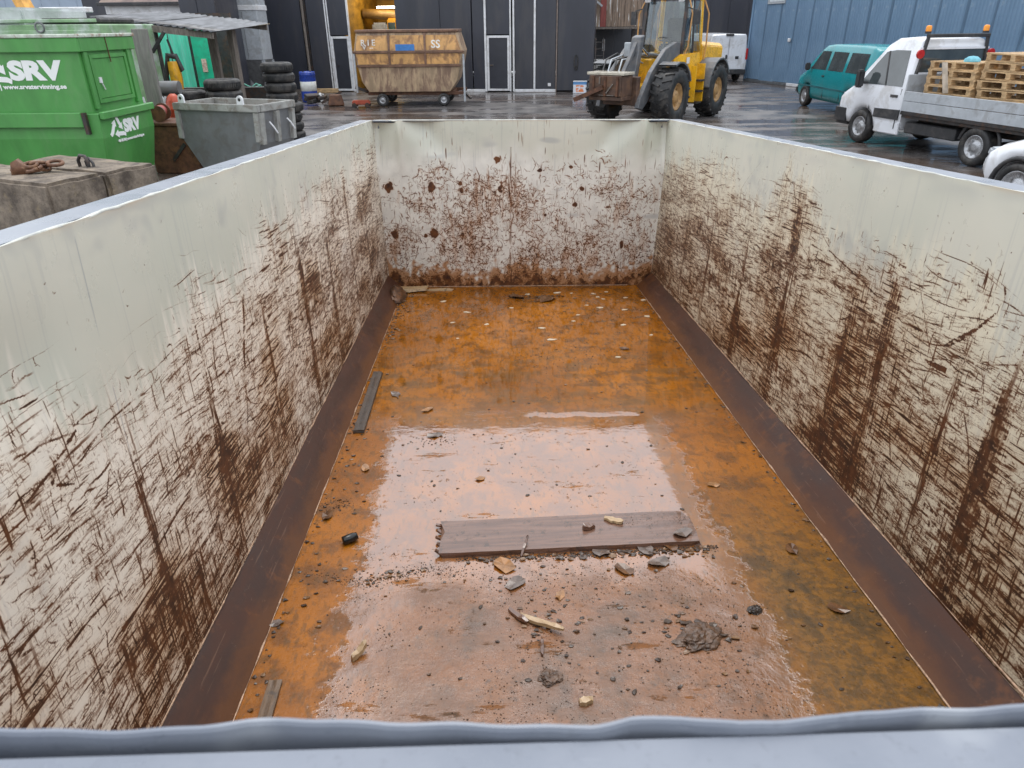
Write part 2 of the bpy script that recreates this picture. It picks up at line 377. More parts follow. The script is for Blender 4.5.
def wall_mat(name, img, low_paint, stain, rust_a, rust_b):
    t = NT(name); uv = t.n('TexCoord').outputs['UV']
    im = t.n('TexImage'); im.image = img; im.interpolation = 'Linear'; im.extension = 'EXTEND'; t.l(uv, im.inputs[0])
    sp = t.n('SeparateColor'); t.l(im.outputs['Color'], sp.inputs[0])
    v = t.coord('Object'); big = t.noise(v, 1.6, 4, .5); med = t.noise(v, 9, 5, .6); fine = t.noise(v, 160, 3, .6)
    top = t.mix(t.rng(big, .35, .65), (.56, .57, .485), (.63, .62, .53))
    lowp = t.mix(t.rng(med, .3, .7), tuple(c * .9 for c in low_paint), tuple(min(1, c * 1.06) for c in low_paint))
    c = t.mix(sp.outputs[2], top, lowp)
    c = t.mix(t.math('MULTIPLY', im.outputs['Alpha'], .75), c, (.26, .28, .31))
    c = t.mix(t.math('MULTIPLY', sp.outputs[1], .85), c, stain)
    rust = t.mix(t.rng(t.noise(v, 22, 5, .65), .32, .68), rust_a, rust_b)
    rust = t.mix(t.rng(sp.outputs[0], .95, .35), rust, (rust_b[0] * 1.7, rust_b[1] * 2.0, rust_b[2] * 2.2))      # thin marks are redder than deep ones
    c = t.mix(t.rng(sp.outputs[0], .05, .84), c, rust)
    r = t.math('ADD', t.math('MULTIPLY', sp.outputs[0], .2), t.rng(med, .3, .7, .26, .40))
    t.set(Base_Color=c, Roughness=r, Specular_IOR_Level=.5)
    hh = t.math('ADD', t.math('MULTIPLY', sp.outputs[0], -1.0), t.math('MULTIPLY', fine, .12))
    b = t.bump(hh, .35, .0012)
    dn = t.noise(v, 2.1, 2, .4)
    b2 = t.n('Bump'); b2.inputs['Strength'].default_value = .4; b2.inputs['Distance'].default_value = .010
    t.l(dn, b2.inputs['Height']); t.l(b2.outputs[0], b.inputs['Normal'])
    return t.m
# ---------------------------------------------------------------- the open steel container
KM = Matrix(((0.99947, -0.03133, 0.00881, 0.26906), (0.03069, 0.99736, 0.06574, -0.09898), (-0.01085, -0.06543, 0.9978, 0.81249), (0, 0, 0, 1)))
HT, YF, Y0, WT, WB, CW, CZ = 1.3615, 5.872, 0.226, 1.175, 1.1323, .1195, .125
box = thing('waste_container', 'long open steel container with scratched cream walls and a rusty wet floor', 'container')
box.matrix_world = KM
def wx(z): return WB + (WT - WB) * z / HT
def sheet(name, fn, nu, nv, L, H, m, th=.005, nrm=None, u0=0.0):
    """a steel sheet as a grid with UVs in metres / (L,H)"""
    bm = bmesh.new(); uvl = bm.loops.layers.uv.new('UVMap'); G_ = [[None] * (nv + 1) for _ in range(nu + 1)]; uvs = {}
    for i in range(nu + 1):
        for j in range(nv + 1):
            u, v = i / nu, j / nv; q = bm.verts.new(fn(u0 + u * (L - u0), v * H)); G_[i][j] = q; uvs[q] = ((u0 + u * (L - u0)) / L, v)
    for i in range(nu):
        for j in range(nv):
            f = bm.faces.new((G_[i][j], G_[i + 1][j], G_[i + 1][j + 1], G_[i][j + 1])); f.smooth = True
            for lp in f.loops: lp[uvl].uv = uvs[lp.vert]
    for e in bm.edges:
        if len(e.link_faces) == 1: e.smooth = False
    me = bpy.data.meshes.new(name); bm.to_mesh(me); bm.free(); me.materials.append(m)
    o = bpy.data.objects.new(name, me); COL.objects.link(o); o.parent = box
    md = o.modifiers.new('solid', 'SOLIDIFY'); md.thickness = th; md.offset = 1 if nrm is None else nrm
    return o
SL = 5.95
left_img = side_mask('left_wall_wear', SL, HT, [(0, 1.12), (1.1, 1.10), (1.3, 1.04), (1.64, 1.02), (2.13, 1.04), (2.66, 1.08), (3.47, 1.12), (5.9, 1.15)],
    [(1.535, .03, 1.0), (2.02, .035, .95), (2.62, .03, .6), (3.25, .05, .95), (3.85, .04, .8), (4.5, .05, .7), (5.1, .05, .6)],
    [[(2.44, .935, .004), (2.42, .86, .009), (2.36, .76, .011), (2.34, .70, .003)], [(2.46, .94, .004), (2.42, .86, .006)], [(1.36, .955, .004), (1.27, .925, .005), (1.16, .905, .002)], [(1.27, .93, .007), (1.24, .895, .004), (1.30, .86, .002)]],
    [(2.96, .68, .09, .07, 1), (2.0, .30, .16, .22, .8), (1.85, .64, .04, .05, .9), (3.3, .35, .25, .2, .75), (1.65, .25, .12, .25, .7), (2.5, .3, .2, .2, .6)])
right_img = side_mask('right_wall_wear', SL, HT, [(0, 1.0), (1.5, 1.0), (2.0, 1.03), (2.6, 1.08), (2.95, 1.1), (3.2, 1.2), (3.5, 1.2), (3.7, 1.06), (4.2, 1.12), (4.6, 1.17), (5.3, 1.14), (5.9, 1.08)],
    [(1.72, .05, 1.15), (1.93, .05, .7), (2.35, .06, .9), (2.62, .05, .7), (3.25, .06, .95), (3.83, .07, .9), (4.45, .05, .6), (5.0, .04, .5)],
    [[(1.86, 1.03, .003), (1.92, .96, .006), (1.99, .90, .010), (2.03, .87, .004)], [(2.0, .80, .012), (2.1, .79, .010)], [(2.9, .98, .004), (2.6, .93, .006), (2.3, .87, .003)]],
    [(3.3, 1.08, .22, .08, .62), (2.45, .78, .12, .14, .75), (1.75, .25, .14, .3, 1.0), (2.3, .35, .2, .2, .8), (3.2, .4, .16, .25, .8), (1.5, .35, .15, .2, .6), (3.9, .45, .2, .2, .6)])
end_img = end_mask('end_wall_wear', 2 * WT, HT)
RA, RB = (.022, .008, .0035), (.095, .030, .008)
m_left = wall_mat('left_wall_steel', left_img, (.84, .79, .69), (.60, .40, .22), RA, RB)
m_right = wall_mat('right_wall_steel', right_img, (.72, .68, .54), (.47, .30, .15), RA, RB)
m_end = wall_mat('end_wall_steel', end_img, (.80, .79, .73), (.42, .17, .035), (.040, .014, .008), (.16, .055, .014))
def dent(y, z, s):
    d = .003 * math.sin(y * 2.1 + s) * math.sin(z * 2.2) + .0012 * math.sin(y * 5.3 + 2 * s)
    d += (.022 if s < 0 else .012) * math.exp(-((y - 1.17) / .22) ** 2 - ((z - 1.12) / .12) ** 2)
    d -= .012 * math.exp(-((y - 5.62) / .10) ** 2 - ((z - 1.3) / .25) ** 2)
    k = max(0, z - 1.30) / .06                      # the edge stays with the rim
    return d * (1 - min(1, k))
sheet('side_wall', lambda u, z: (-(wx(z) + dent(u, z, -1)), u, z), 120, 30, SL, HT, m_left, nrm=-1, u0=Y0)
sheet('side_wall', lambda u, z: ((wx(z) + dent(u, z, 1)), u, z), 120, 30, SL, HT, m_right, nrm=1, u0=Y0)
def end_y(x, z):
    y = YF + .073 * (1 - z / HT); a = abs(x)
    sg = 1 if x > 0 else -1
    lip = max(0.0, min(1, (z - .95) / .35))
    fold = .985 if x < 0 else 1.0
    k = (a - (fold - .02)) / (1.135 - fold + .02)
    pocket = (.085 * min(1, max(0, k)) if k < 1 else .085 - .06 * (k - 1) * (1.135 - fold) / .04 * .3) * lip ** 1.3     # buckled top corners
    crease = -.026 * math.exp(-((a - fold + .02) / .03) ** 2) * lip
    sag = .055 * math.exp(-((a - .80 + .55 * (HT - z)) / .11) ** 2) * max(0.0, min(1, (z - 1.08) / .22))
    return y + (pocket + crease + sag) + .006 * math.sin(x * 3 + 1) * math.sin(z * 2.4)
def end_z(x, z):
    a = abs(x); return z - .020 * max(0, min(1, (a - (.975 if x < 0 else .995)) / .03)) * max(0.0, min(1, (z - 1.30) / .06))
sheet('end_wall', lambda u, z: (min(max(u - WT, -wx(z)), wx(z)), end_y(u - WT, z), end_z(u - WT, z)), 260, 70, 2 * WT, HT, m_end, nrm=-1)
# floor
def make_floor():
    t = NT('rusty_wet_floor'); v = t.coord('Object'); sepn = t.n('SeparateXYZ'); t.l(v, sepn.inputs[0]); x, y = sepn.outputs[0], sepn.outputs[1]
    big = t.noise(v, 1.5, 4, .55, .3); med = t.noise(v, 7, 6, .65, .3); fine = t.noise(v, 60, 5, .7); grit = t.noise(v, 210, 3, .7)
    vb = t.coord('Object', (1, .35, 1), (0, 0, .5)); brush = t.noise(vb, 38, 4, .6)
    c = t.mix(t.rng(big, .3, .7), (.25, .078, .003), (.40, .132, .005))
    c = t.mix(t.math('MULTIPLY', t.rng(med, .46, .64), .8), c, (.135, .050, .009))
    c = t.mix(t.math('MULTIPLY', t.rng(brush, .5, .64), .6), c, (.12, .055, .012))
    c = t.mix(t.math('MULTIPLY', t.rng(fine, .56, .74), .55), c, (.06, .03, .015))
    # ochre to olive brown stretch along the right side near the viewer
    rz_ = t.math('MULTIPLY', t.rng(x, .45, .75), t.rng(y, 3.0, 1.9))
    och = t.mix(t.rng(t.noise(v, 26, 6, .7, .4), .40, .60), (.19, .088, .012), (.075, .045, .013)); och = t.mix(t.rng(med, .50, .68), och, (.055, .036, .013))
    c = t.mix(t.math('MULTIPLY', rz_, .85), c, och)
    # band of dark silt across the middle
    silt = t.math('MULTIPLY', t.math('MULTIPLY', t.rng(y, 3.1, 3.5), t.rng(y, 4.6, 4.0)), t.rng(t.noise(t.coord('Object', (1, 2.5, 1)), 3.2, 6, .7), .45, .62))
    c = t.mix(t.math('MULTIPLY', silt, .6), c, (.14, .07, .022))
    # grey mud with grit lying on the steel close to the viewer
    e = t.math('ADD', big, t.math('MULTIPLY', med, .6))
    my = t.rng(t.math('ADD', y, t.math('MULTIPLY', e, -.8)), 1.55, 1.2)
    mx = t.math('MULTIPLY', t.rng(t.math('ADD', x, t.math('MULTIPLY', e, .4)), -.55, -.05), t.rng(t.math('ADD', x, t.math('MULTIPLY', e, .5)), 1.06, .78))
    mud = t.math('MULTIPLY', my, mx)
    mudn = t.noise(v, 4.5, 6, .65)
    mc = t.mix(t.rng(mudn, .40, .60), (.22, .085, .024), (.085, .052, .032))
    mc = t.mix(t.math('MULTIPLY', t.rng(t.noise(v, 42, 6, .75), .50, .64), .85), mc, (.045, .030, .020))
    mc = t.mix(t.math('MULTIPLY', t.rng(grit, .64, .74), .5), mc, (.26, .17, .10))
    c = t.mix(t.math('MULTIPLY', mud, .92), c, mc)
    rr = t.n('Mix'); t.l(mud, rr.inputs[0]); rr.inputs[2].default_value = .035; t.l(t.rng(t.noise(v, 13, 5, .65), .38, .6, .07, .42), rr.inputs[3])
    spots = t.rng(t.noise(v, 30, 5, .7), .60, .68)
    ro = t.n('Mix'); t.l(t.math('MULTIPLY', spots, .5), ro.inputs[0]); t.l(rr.outputs[0], ro.inputs[2]); ro.inputs[3].default_value = .35
    edge_n = t.math('ADD', t.math('MULTIPLY', t.noise(v, 6, 5, .65), .30), t.math('MULTIPLY', t.noise(v, 24, 6, .7), .16))
    dry_l = t.rng(t.math('ADD', x, edge_n), -.535, -.575); dry_r = t.rng(t.math('SUBTRACT', x, edge_n), .375, .415)
    dry = t.math('MULTIPLY', t.math('MAXIMUM', dry_l, dry_r), t.rng(y, 3.5, 3.1))
    isl = t.rng(t.noise(t.coord('Object', (.55, 2.2, 1)), 4.2, 7, .72), .60, .645)
    dry = t.math('MAXIMUM', dry, t.math('MULTIPLY', isl, t.rng(y, 3.6, 3.2)))
    rough2 = t.n('Mix'); t.l(dry, rough2.inputs[0]); t.l(ro.outputs[0], rough2.inputs[2]); t.l(t.rng(fine, .35, .65, .26, .44), rough2.inputs[3])
    film = t.math('MULTIPLY', t.math('SUBTRACT', 1.0, dry), t.rng(y, 3.7, 3.1)); lvl = t.math('MULTIPLY', t.rng(film, 0, 1, .24, 1.0), t.rng(mud, 0, 1, 1.0, .38))
    c = t.mix(t.math('MULTIPLY', t.math('MULTIPLY', film, t.rng(med, .3, .6)), .55), c, (.25, .105, .045))  # pinkish silt tone; the colour also paints up the sky reflection here
    t.set(Base_Color=c, Roughness=rough2.outputs[0], IOR=1.85, Specular_IOR_Level=lvl)
    rip = t.noise(t.coord('Object', (.8, 1.5, 1)), 7.0, 4, .55); rip2 = t.noise(v, 1.1, 1, .4)
    h = t.math('ADD', t.math('MULTIPLY', t.math('MULTIPLY', rip, .0010), t.rng(y, 4.4, 3.0, .3, 1.0)), t.math('MULTIPLY', rip2, .0022))
    mh = t.math('MULTIPLY', mud, t.math('ADD', t.math('MULTIPLY', fine, .0016), t.math('ADD', t.math('MULTIPLY', grit, .0011), t.math('MULTIPLY', t.noise(v, 11, 3, .5), .0065))))
    h = t.math('ADD', h, mh); h = t.math('ADD', h, t.math('MULTIPLY', t.math('MULTIPLY', dry, fine), .0016)); h = t.math('ADD', h, t.math('MULTIPLY', t.math('MULTIPLY', spots, t.rng(t.noise(v, 3, 3, .6), .5, .62)), .0016))
    yw = t.math('ADD', y, t.math('MULTIPLY', t.math('SUBTRACT', t.noise(t.coord('Object', (1, .2, 1)), 4, 4, .6), .5), .16))
    ridge = t.math('MULTIPLY', t.math('MULTIPLY', t.rng(yw, 3.33, 3.41), t.rng(yw, 3.50, 3.42)), t.math('MULTIPLY', t.rng(x, -.16, -.04), t.rng(x, .56, .46)))
    h = t.math('ADD', h, t.math('MULTIPLY', ridge, .0026))      # a low swell on the water
    b = t.n('Bump'); b.inputs['Strength'].default_value = 1; b.inputs['Distance'].default_value = 1; t.l(h, b.inputs['Height']); t.l(b.outputs[0], t.b.inputs['Normal'])
    return t.m
fx = WB - CW
f = MB().bb(-fx - .02, fx + .02, Y0, YF + .1, -.006, 0)
fo = f.build('floor_plate', make_floor(), box); fo['label'] = 'flat steel floor covered in orange rust, mud and water'
def brown_plate():
    t = NT('brown_plate_steel'); v = t.coord('Object', (1, .25, 1)); a = t.noise(v, 9, 6, .65); b = t.noise(t.coord(), 45, 4, .65)
    c = t.mix(t.rng(a, .3, .7), (.042, .017, .010), (.075, .029, .016))
    c = t.mix(t.math('MULTIPLY', t.rng(t.noise(t.coord(), 5, 6, .7), .56, .68), .6), c, (.15, .052, .014))
    c = t.mix(t.math('MULTIPLY', t.rng(b, .64, .74), .5), c, (.22, .13, .08))
    s_ = t.n('SeparateXYZ'); t.l(t.coord(), s_.inputs[0])
    low_ = t.rng(t.math('ADD', s_.outputs[2], t.math('MULTIPLY', t.noise(t.coord('Object', (1, .5, 1)), 7, 6, .7), -.16)), -.01, -.07)
    c = t.mix(t.math('MULTIPLY', low_, .45), c, (.17, .060, .012))
    scr = t.rng(t.noise(t.coord('Object', (30, 1.2, 30)), 3, 4, .6), .62, .70); c = t.mix(t.math('MULTIPLY', scr, .45), c, (.19, .10, .06))
    t.set(Base_Color=c, Roughness=t.rng(a, .3, .7, .30, .55), Specular_IOR_Level=.3)
    t.bump(b, .25, .002)
    return t.m
m_brown = brown_plate()
m_weld = mat('rusty_weld', (.50, .33, .22), .35, .3, .35, 60, dirt=(.12, .05, .03), dscale=20)
for s in (-1, 1):
    q = MB(); N = 30
    P = []
    for i in range(N + 1):
        y = Y0 + (YF + .04 - Y0) * i / N
        w_ = .006 * math.sin(y * 3 + s); P += [(s * (wx(CZ) + .004), y, CZ + w_), (s * (fx + .0), y, .004), (s * (fx + .0), y, -.01), (s * (wx(CZ) + .004), y, CZ - .02)]
    q.add(P, [(4 * i + k, 4 * i + (k + 1) % 4, 4 * i + 4 + (k + 1) % 4, 4 * i + 4 + k) for i in range(N) for k in range(4)])
    o = q.build('corner_plate', m_brown, box); o['label'] = 'smooth brown sloping plate between floor and side wall'
    q = MB(); r_ = random.Random(5 + s)
    for x_, z_ in ((wx(CZ) - .001, CZ + .002), (fx - .002, .004)):
        pts = [(s * (x_ + r_.uniform(-.0012, .0012)), Y0 + .02 + .07 * i, z_ + r_.uniform(-.001, .001)) for i in range(int((YF - Y0) / .07))]
        q.tube(pts, [.0030 * max(.15, r_.gauss(.8, .5)) for _ in pts], 5)
    q.build('weld_seam', m_weld, box)
q = MB(); pts = [(-fx + .05 * i, YF + .067, .004) for i in range(int(2 * fx / .05))]
q.tube(pts, .0035, 5); q.build('weld_seam', m_weld, box)
# rims: square tube along both sides and the far end, blue-grey paint
def rim_mat():
    t = NT('blue_grey_rim_paint'); v = t.coord('Object'); a = t.noise(v, 5, 6, .65); b = t.noise(v, 70, 4, .6)
    c = t.mix(t.rng(a, .35, .65), (.165, .185, .225), (.21, .23, .27))
    c = t.mix(t.math('MULTIPLY', t.rng(t.noise(v, 9, 3, .6), .62, .72), .35), c, (.5, .52, .54))
    c = t.mix(t.math('MULTIPLY', t.rng(t.noise(v, 14, 4, .7), .68, .74), .5), c, (.16, .15, .15)); c = t.mix(t.math('MULTIPLY', t.rng(t.noise(t.coord('Object', (2, 40, 40)), 6, 4, .7), .60, .72), .30), c, (.36, .38, .42)); c = t.mix(t.math('MULTIPLY', t.rng(t.noise(v, 130, 3, .7), .55, .75), .25), c, (.10, .11, .13))
    t.set(Base_Color=c, Roughness=t.rng(a, .3, .7, .22, .36), Specular_IOR_Level=.5); t.bump(t.noise(v, 40, 3, .5), .08, .002)
    return t.m
m_rim = rim_mat()
m_lip = mat('cream_sheet_edge', (.56, .57, .52), .45, 0, .2, 12, dirt=(.32, .33, .34), dscale=14)
for s in (-1, 1):
    MB().bb(s * (WT + .006), s * (WT + .105), Y0 - .06, YF + .10, HT - .10, HT).build('side_rim', m_rim, box, .006, 2)
    q = MB(); r_ = random.Random(s + 9); pts = []
    for i in range(90):
        y = Y0 + .02 + (YF - Y0 - .03) * i / 89; pts.append((s * (WT + .004), y, HT + r_.uniform(-.003, .001)))
    q.tube(pts, [r_.uniform(.0025, .0052) for _ in pts], 6); q.build('rim_bead', m_lip, box)
q = MB(); q.bb(-WT + .004, WT - .004, YF + .004, YF + .11, HT - .008, HT + .001); q.bb(-WT - .004, WT + .004, YF + .085, YF + .18, HT - .09, HT - .009); q.build('end_rim', m_rim, box, .002, 1)
q = MB(); r_ = random.Random(3)                       # thin torn sheet edge above the buckled corners
pts = [(-WT + .01 + (2 * WT - .02) * i / 120, YF + .004 + (.006 if abs(i - 60) > 52 else 0), HT + .001 + (r_.uniform(-.006, .001) if abs(i - 60) > 50 else 0)) for i in range(121)]
q.tube(pts, .0055, 6); q.build('rim_bead', m_lip, box)
# near end: tube with the inner sheet standing a little proud of it, bent and wavy
near = MB(); near.bb(-WT - .105, WT + .105, .06, .2335, HT - .16, HT - .0045)
near.build('near_rim', m_rim, box, .0025, 2)
EDGE = [(-0.5144, 0.2451), (-0.4815, 0.2433), (-0.4444, 0.2425), (-0.4344, 0.2427), (-0.4193, 0.2433), (-0.3991, 0.2454), (-0.3805, 0.2459), (-0.3614, 0.2446), (-0.3327, 0.2413), (-0.3092, 0.2399), (-0.281, 0.2383), (-0.2529, 0.2368), (-0.237, 0.2362), (-0.2283, 0.2376), (-0.2189, 0.2395), (-0.1958, 0.2386), (-0.1799, 0.2358), (-0.1687, 0.2337), (-0.1517, 0.2348), (-0.1392, 0.2361), (-0.121, 0.2371), (-0.1068, 0.2395), (-0.079, 0.2402), (-0.0494, 0.2403), (-0.0274, 0.2407)]     # measured bends of the sheet edge
def near_edge(x):
    if x < EDGE[0][0]: x = 2 * EDGE[0][0] - x
    if x > EDGE[-1][0]: x = 2 * EDGE[-1][0] - x
    y = float(np.interp(x, [e[0] for e in EDGE], [e[1] for e in EDGE])) - .2407
    y = y * .8 - .0026
    return y + .0005 * math.sin(x * 140) + .0004 * math.sin(x * 61 + 1), .0006 * math.sin(x * 33 + 1.0)
q = MB(); P = []; N = 600; x0, x1 = -WT, WT
for i in range(N + 1):
    x = x0 + (x1 - x0) * i / N; y, z = near_edge(x); th = .0036
    yy = .2435 + y
    P += [(x, yy, HT - .30), (x, yy, HT - .001 + z), (x, yy - th * .3, HT + .0012 + z), (x, yy - th * .8, HT + .001 + z), (x, yy - th, HT - .001 + z), (x, yy - th, HT - .03), (x, yy - th, HT - .30)]
q.add(P, [(7 * i + k, 7 * i + (k + 1) % 7, 7 * i + 7 + (k + 1) % 7, 7 * i + 7 + k) for i in range(N) for k in range(7)], False)
q.build('near_wall_edge', m_rim, box)
MB().bb(-WB, WB, .2345, .2375, -.02, HT - .03).build('near_wall', m_rim, box)
r_ = random.Random(21)
for xw, ln in ():     # weld runs in the groove
    q = MB(); pts = []
    for i in range(9):
        x = xw + ln * (i / 8 - .5); y, z = near_edge(x); pts.append((x, Y0 + .0105 + y * .4 + r_.uniform(-.0006, .0006), HT - .0055 + r_.uniform(-.0006, .0006)))
    q.tube(pts, [.001 + .0022 * math.sin(PI * i / 8) ** .5 * r_.uniform(.8, 1.1) for i in range(9)], 8)
    q.build('weld_run', m_rim, box)
# outside: stiffener ribs, bottom beams
m_out = mat('blue_grey_outside_paint', (.26, .31, .38), .35, 0, .15, 3, dirt=(.12, .06, .035), dscale=4)
for s in (-1, 1):
    for k in range(10):
        y = .35 + k * .6
        MB().bb(s * (WT + .008), s * (WT + .09), y - .05, y + .05, -.06, HT - .102).build('stiffener_rib', m_out, box, .006)
    MB().bb(s * .35, s * .47, Y0, YF + .1, -.25, -.008).build('skid_beam', m_out, box, .006)
MB().bb(-WT - .09, WT + .09, YF + .185, YF + .23, -.2, HT - .074).build('end_frame', m_out, box, .006)
for k in range(8):
    MB().bb(-WB, WB, .4 + k * .75, .46 + k * .75, -.1, -.009).build('cross_member', m_out, box)
# ---------------------------------------------------------------- shared materials of the yard
m_dark = mat('anthracite_panel', (.034, .037, .050), .38, 0, .12, 1.5, dirt=(.075, .07, .07), dirt_amt=.35, dscale=1.2, stretch=(1, 1, .25))
m_white = mat('white_trim_paint', (.72, .73, .75), .35, 0, .06, 8, dirt=(.4, .38, .35), dirt_amt=.4, dscale=3)
m_black = mat('black_rubber', (.018, .018, .019), .55, 0, .3, 9, dirt=(.09, .08, .07), dirt_amt=.5, dscale=5, bump=.2)
m_iron = mat('dark_steel', (.045, .042, .042), .45, .3, .3, 8, dirt=(.13, .06, .03), dscale=6)
m_rust = mat('brown_rust', (.10, .042, .022), .6, 0, .4, 7, dirt=(.20, .09, .035), dscale=9, bump=.3)
m_wood = mat('pale_pallet_wood', (.56, .38, .20), .6, 0, .3, 5, dirt=(.24, .14, .07), dscale=7, stretch=(1, 1, 3))
m_greywood = mat('grey_weathered_wood', (.17, .145, .125), .7, 0, .35, 6, dirt=(.09, .07, .06), dscale=5, stretch=(6, 6, .6), bump=.3)
m_grey = mat('grey_painted_steel', (.17, .175, .18), .42, 0, .12, 3, dirt=(.12, .10, .085), dirt_amt=.4, dscale=4)
m_lgrey = mat('light_grey_steel', (.42, .45, .48), .4, 0, .12, 3, dirt=(.2, .19, .18), dscale=3)
m_chrome = mat('bright_rod_steel', (.7, .7, .72), .15, 1, .1, 10)
m_white_car = mat('white_vehicle_paint', (.74, .76, .80), .16, 0, .03, 3, dirt=(.42, .40, .37), dirt_amt=.45, dscale=2.2, spec=.6)
m_plastic = mat('black_plastic_trim', (.03, .031, .034), .5, 0, .2, 12, dirt=(.10, .09, .085), dscale=4)
m_rim_steel = mat('silver_wheel_steel', (.42, .43, .45), .3, .6, .12, 12, dirt=(.14, .12, .1), dscale=9)
m_red = mat('red_lens', (.45, .02, .02), .2, 0, .1, 20)
m_amber = mat('amber_lens', (.85, .30, .02), .2, 0, .1, 20)
def glass_mat():
    t = NT('dark_window_glass'); v = t.coord(); t.set(Base_Color=t.mix(t.noise(v, 2.5, 3), (.012, .016, .018), (.10, .12, .125)), Roughness=.04, Specular_IOR_Level=.9, IOR=1.6)  # lighter patches in the base colour stand in for reflections on the glass
    return t.m
m_glass = glass_mat()
def rubber_tyre(name_parent, c, ax, r, w, hub_r, rimm, n=28, lug=None, parent=None, out=1):
    """tyre + rim as parts of a vehicle; c centre, ax unit axis pointing outward"""
    ax = Vector(ax); c = Vector(c); h = w / 2
    t = MB().lathe([(hub_r, -h * .8), (hub_r + .02, -h), (r * .93, -h), (r * .985, -h * .75), (r, -h * .3), (r, h * .3), (r * .985, h * .75), (r * .93, h), (hub_r + .03, h), (hub_r, h * .8), (hub_r, -h * .8)], c, ax, n)
    if lug:
        u = ax.orthogonal().normalized(); q = ax.cross(u)
        for k in range(lug):
            for s in (-1, 1):
                a = 2 * PI * (k + (.5 if s > 0 else 0)) / lug; d = u * math.cos(a) + q * math.sin(a); tg = q * math.cos(a) - u * math.sin(a)
                a0 = c + d * (r + .012) + ax * (s * h * .10) + tg * .05 * r; b0 = c + d * (r * .965) + ax * (s * h * 1.02) - tg * .09 * r
                t.bar(a0, b0, .075 * r, .075 * r, d)
    wh = t.build('tyre', m_black, parent)
    m = MB().lathe([(hub_r, h * .80), (hub_r * .94, h * .86), (hub_r * .88, h * .55), (hub_r * .5, h * .42), (hub_r * .42, h * .72), (hub_r * .2, h * .78), (0.001, h * .78)], c, ax, n)
    u = ax.orthogonal().normalized(); q = ax.cross(u)
    for k in range(9):
        a = 2 * PI * k / 9; d = u * math.cos(a) + q * math.sin(a); m.cyl(c + d * hub_r * .70 + ax * h * .48, c + d * hub_r * .70 + ax * h * .56, hub_r * .10, 6)
    m.build('rim', rimm, wh)
    return wh
# ---------------------------------------------------------------- dark panelled workshop
hall = thing('workshop_building', 'dark grey panelled workshop with white vertical trims and an open yellow-lit bay', 'building', (-8.95, 32.42, 0), math.radians(-6.88))
joints = [-9, -7, -5, -3.2, -1.2, .48]
def panel(x0, x1, z0=0.12, z1=4.6, y=0.0):
    return MB().bb(x0 + .006, x1 - .006, y, y + .12, z0, z1).build('wall_panel', m_dark, hall, .006)
for a, b in zip(joints[:-1], joints[1:]): panel(a, b)
panel(.72, 1.5)
panel(1.56, 2.42, 2.16, 4.6); panel(4.42, 6.25); panel(6.25, 7.52); panel(7.55, 8.04); panel(8.12, 9.06, 2.14, 4.6); panel(9.27, 10.03); panel(10.11, 10.92)
panel(10.99, 12.44, .06)
MB().bb(-9, .48, .02, .10, 0, .11).bb(.72, 1.5, .02, .10, 0, .11).build('plinth', m_greywood, hall)
MB().bb(6.9, 8.03, -.02, .10, 0, .11).bb(9.2, 10.95, -.02, .10, 0, .11).build('plinth', m_white, hall, .01)
for x, w in ((1.51, .045), (1.60, .045), (2.44, .07), (8.075, .08), (9.09, .055), (9.22, .07), (10.07, .075)):
    MB().bb(x - w / 2, x + w / 2, -.03, .07, .02, 4.6).build('vertical_trim', m_white, hall, .004)
MB().bb(10.93, 10.98, -.02, .07, .02, 4.6).build('vertical_trim', mat('brown_trim', (.19, .15, .13), .4), hall, .004)
m_door = mat('grey_door_leaf', (.034, .037, .048), .35, 0, .1, 3)
for x0, x1, zt in ((1.63, 2.40, 2.12), (8.13, 9.05, 2.10)):
    d = MB().bb(x0 + .09, x1 - .09, .01, .06, .13, zt - .09).build('door', m_door, hall, .004)
    MB().bb(x0, x0 + .085, -.02, .06, .05, zt).bb(x1 - .085, x1, -.02, .06, .05, zt).bb(x0 + .087, x1 - .087, -.02, .06, zt - .085, zt).bb(x0 + .087, x1 - .087, -.02, .06, .05, .125).build('frame', m_white, d, .004)
    MB().bar((x0 + .13, -.045, 1.02), (x0 + .26, -.045, 1.02), .025, .025).cyl((x0 + .14, -.045, 1.02), (x0 + .14, .012, 1.02), .014, 8).build('handle', m_chrome, d)
dp = MB().tube([(.6, -.09, 4.4), (.6, -.09, 1.3), (.6, -.09, .35), (.62, -.16, .2)], .055, 10).build('drain_pipe', m_greywood, hall)
MB().bb(.50, .70, 0.01, .1, 0, 4.6).build('corner_post', m_iron, hall)
MB().bb(-9, 12.44, .13, 14, 4.61, 4.8).build('roof', m_iron, hall)
MB().bb(12.30, 12.43, .13, 14, .05, 4.59).bb(-9, -8.9, .13, 14, .05, 4.59).bb(-8.89, 12.29, 13.8, 13.9, .05, 4.59).build('side_wall', m_dark, hall)
MB().cyl((11.75, -.05, .95), (11.75, 0, .95), .05, 8).tube([(11.75 + .07 * math.sin(a), -.07, 1.1 + .28 * math.cos(a)) for a in [i * PI / 8 for i in range(17)]], .022, 6).build('hanging_hose', m_black, hall)
MB().bb(10.62, 10.75, -.035, 0.0, .22, .34).build('wall_socket', m_white, hall, .008)
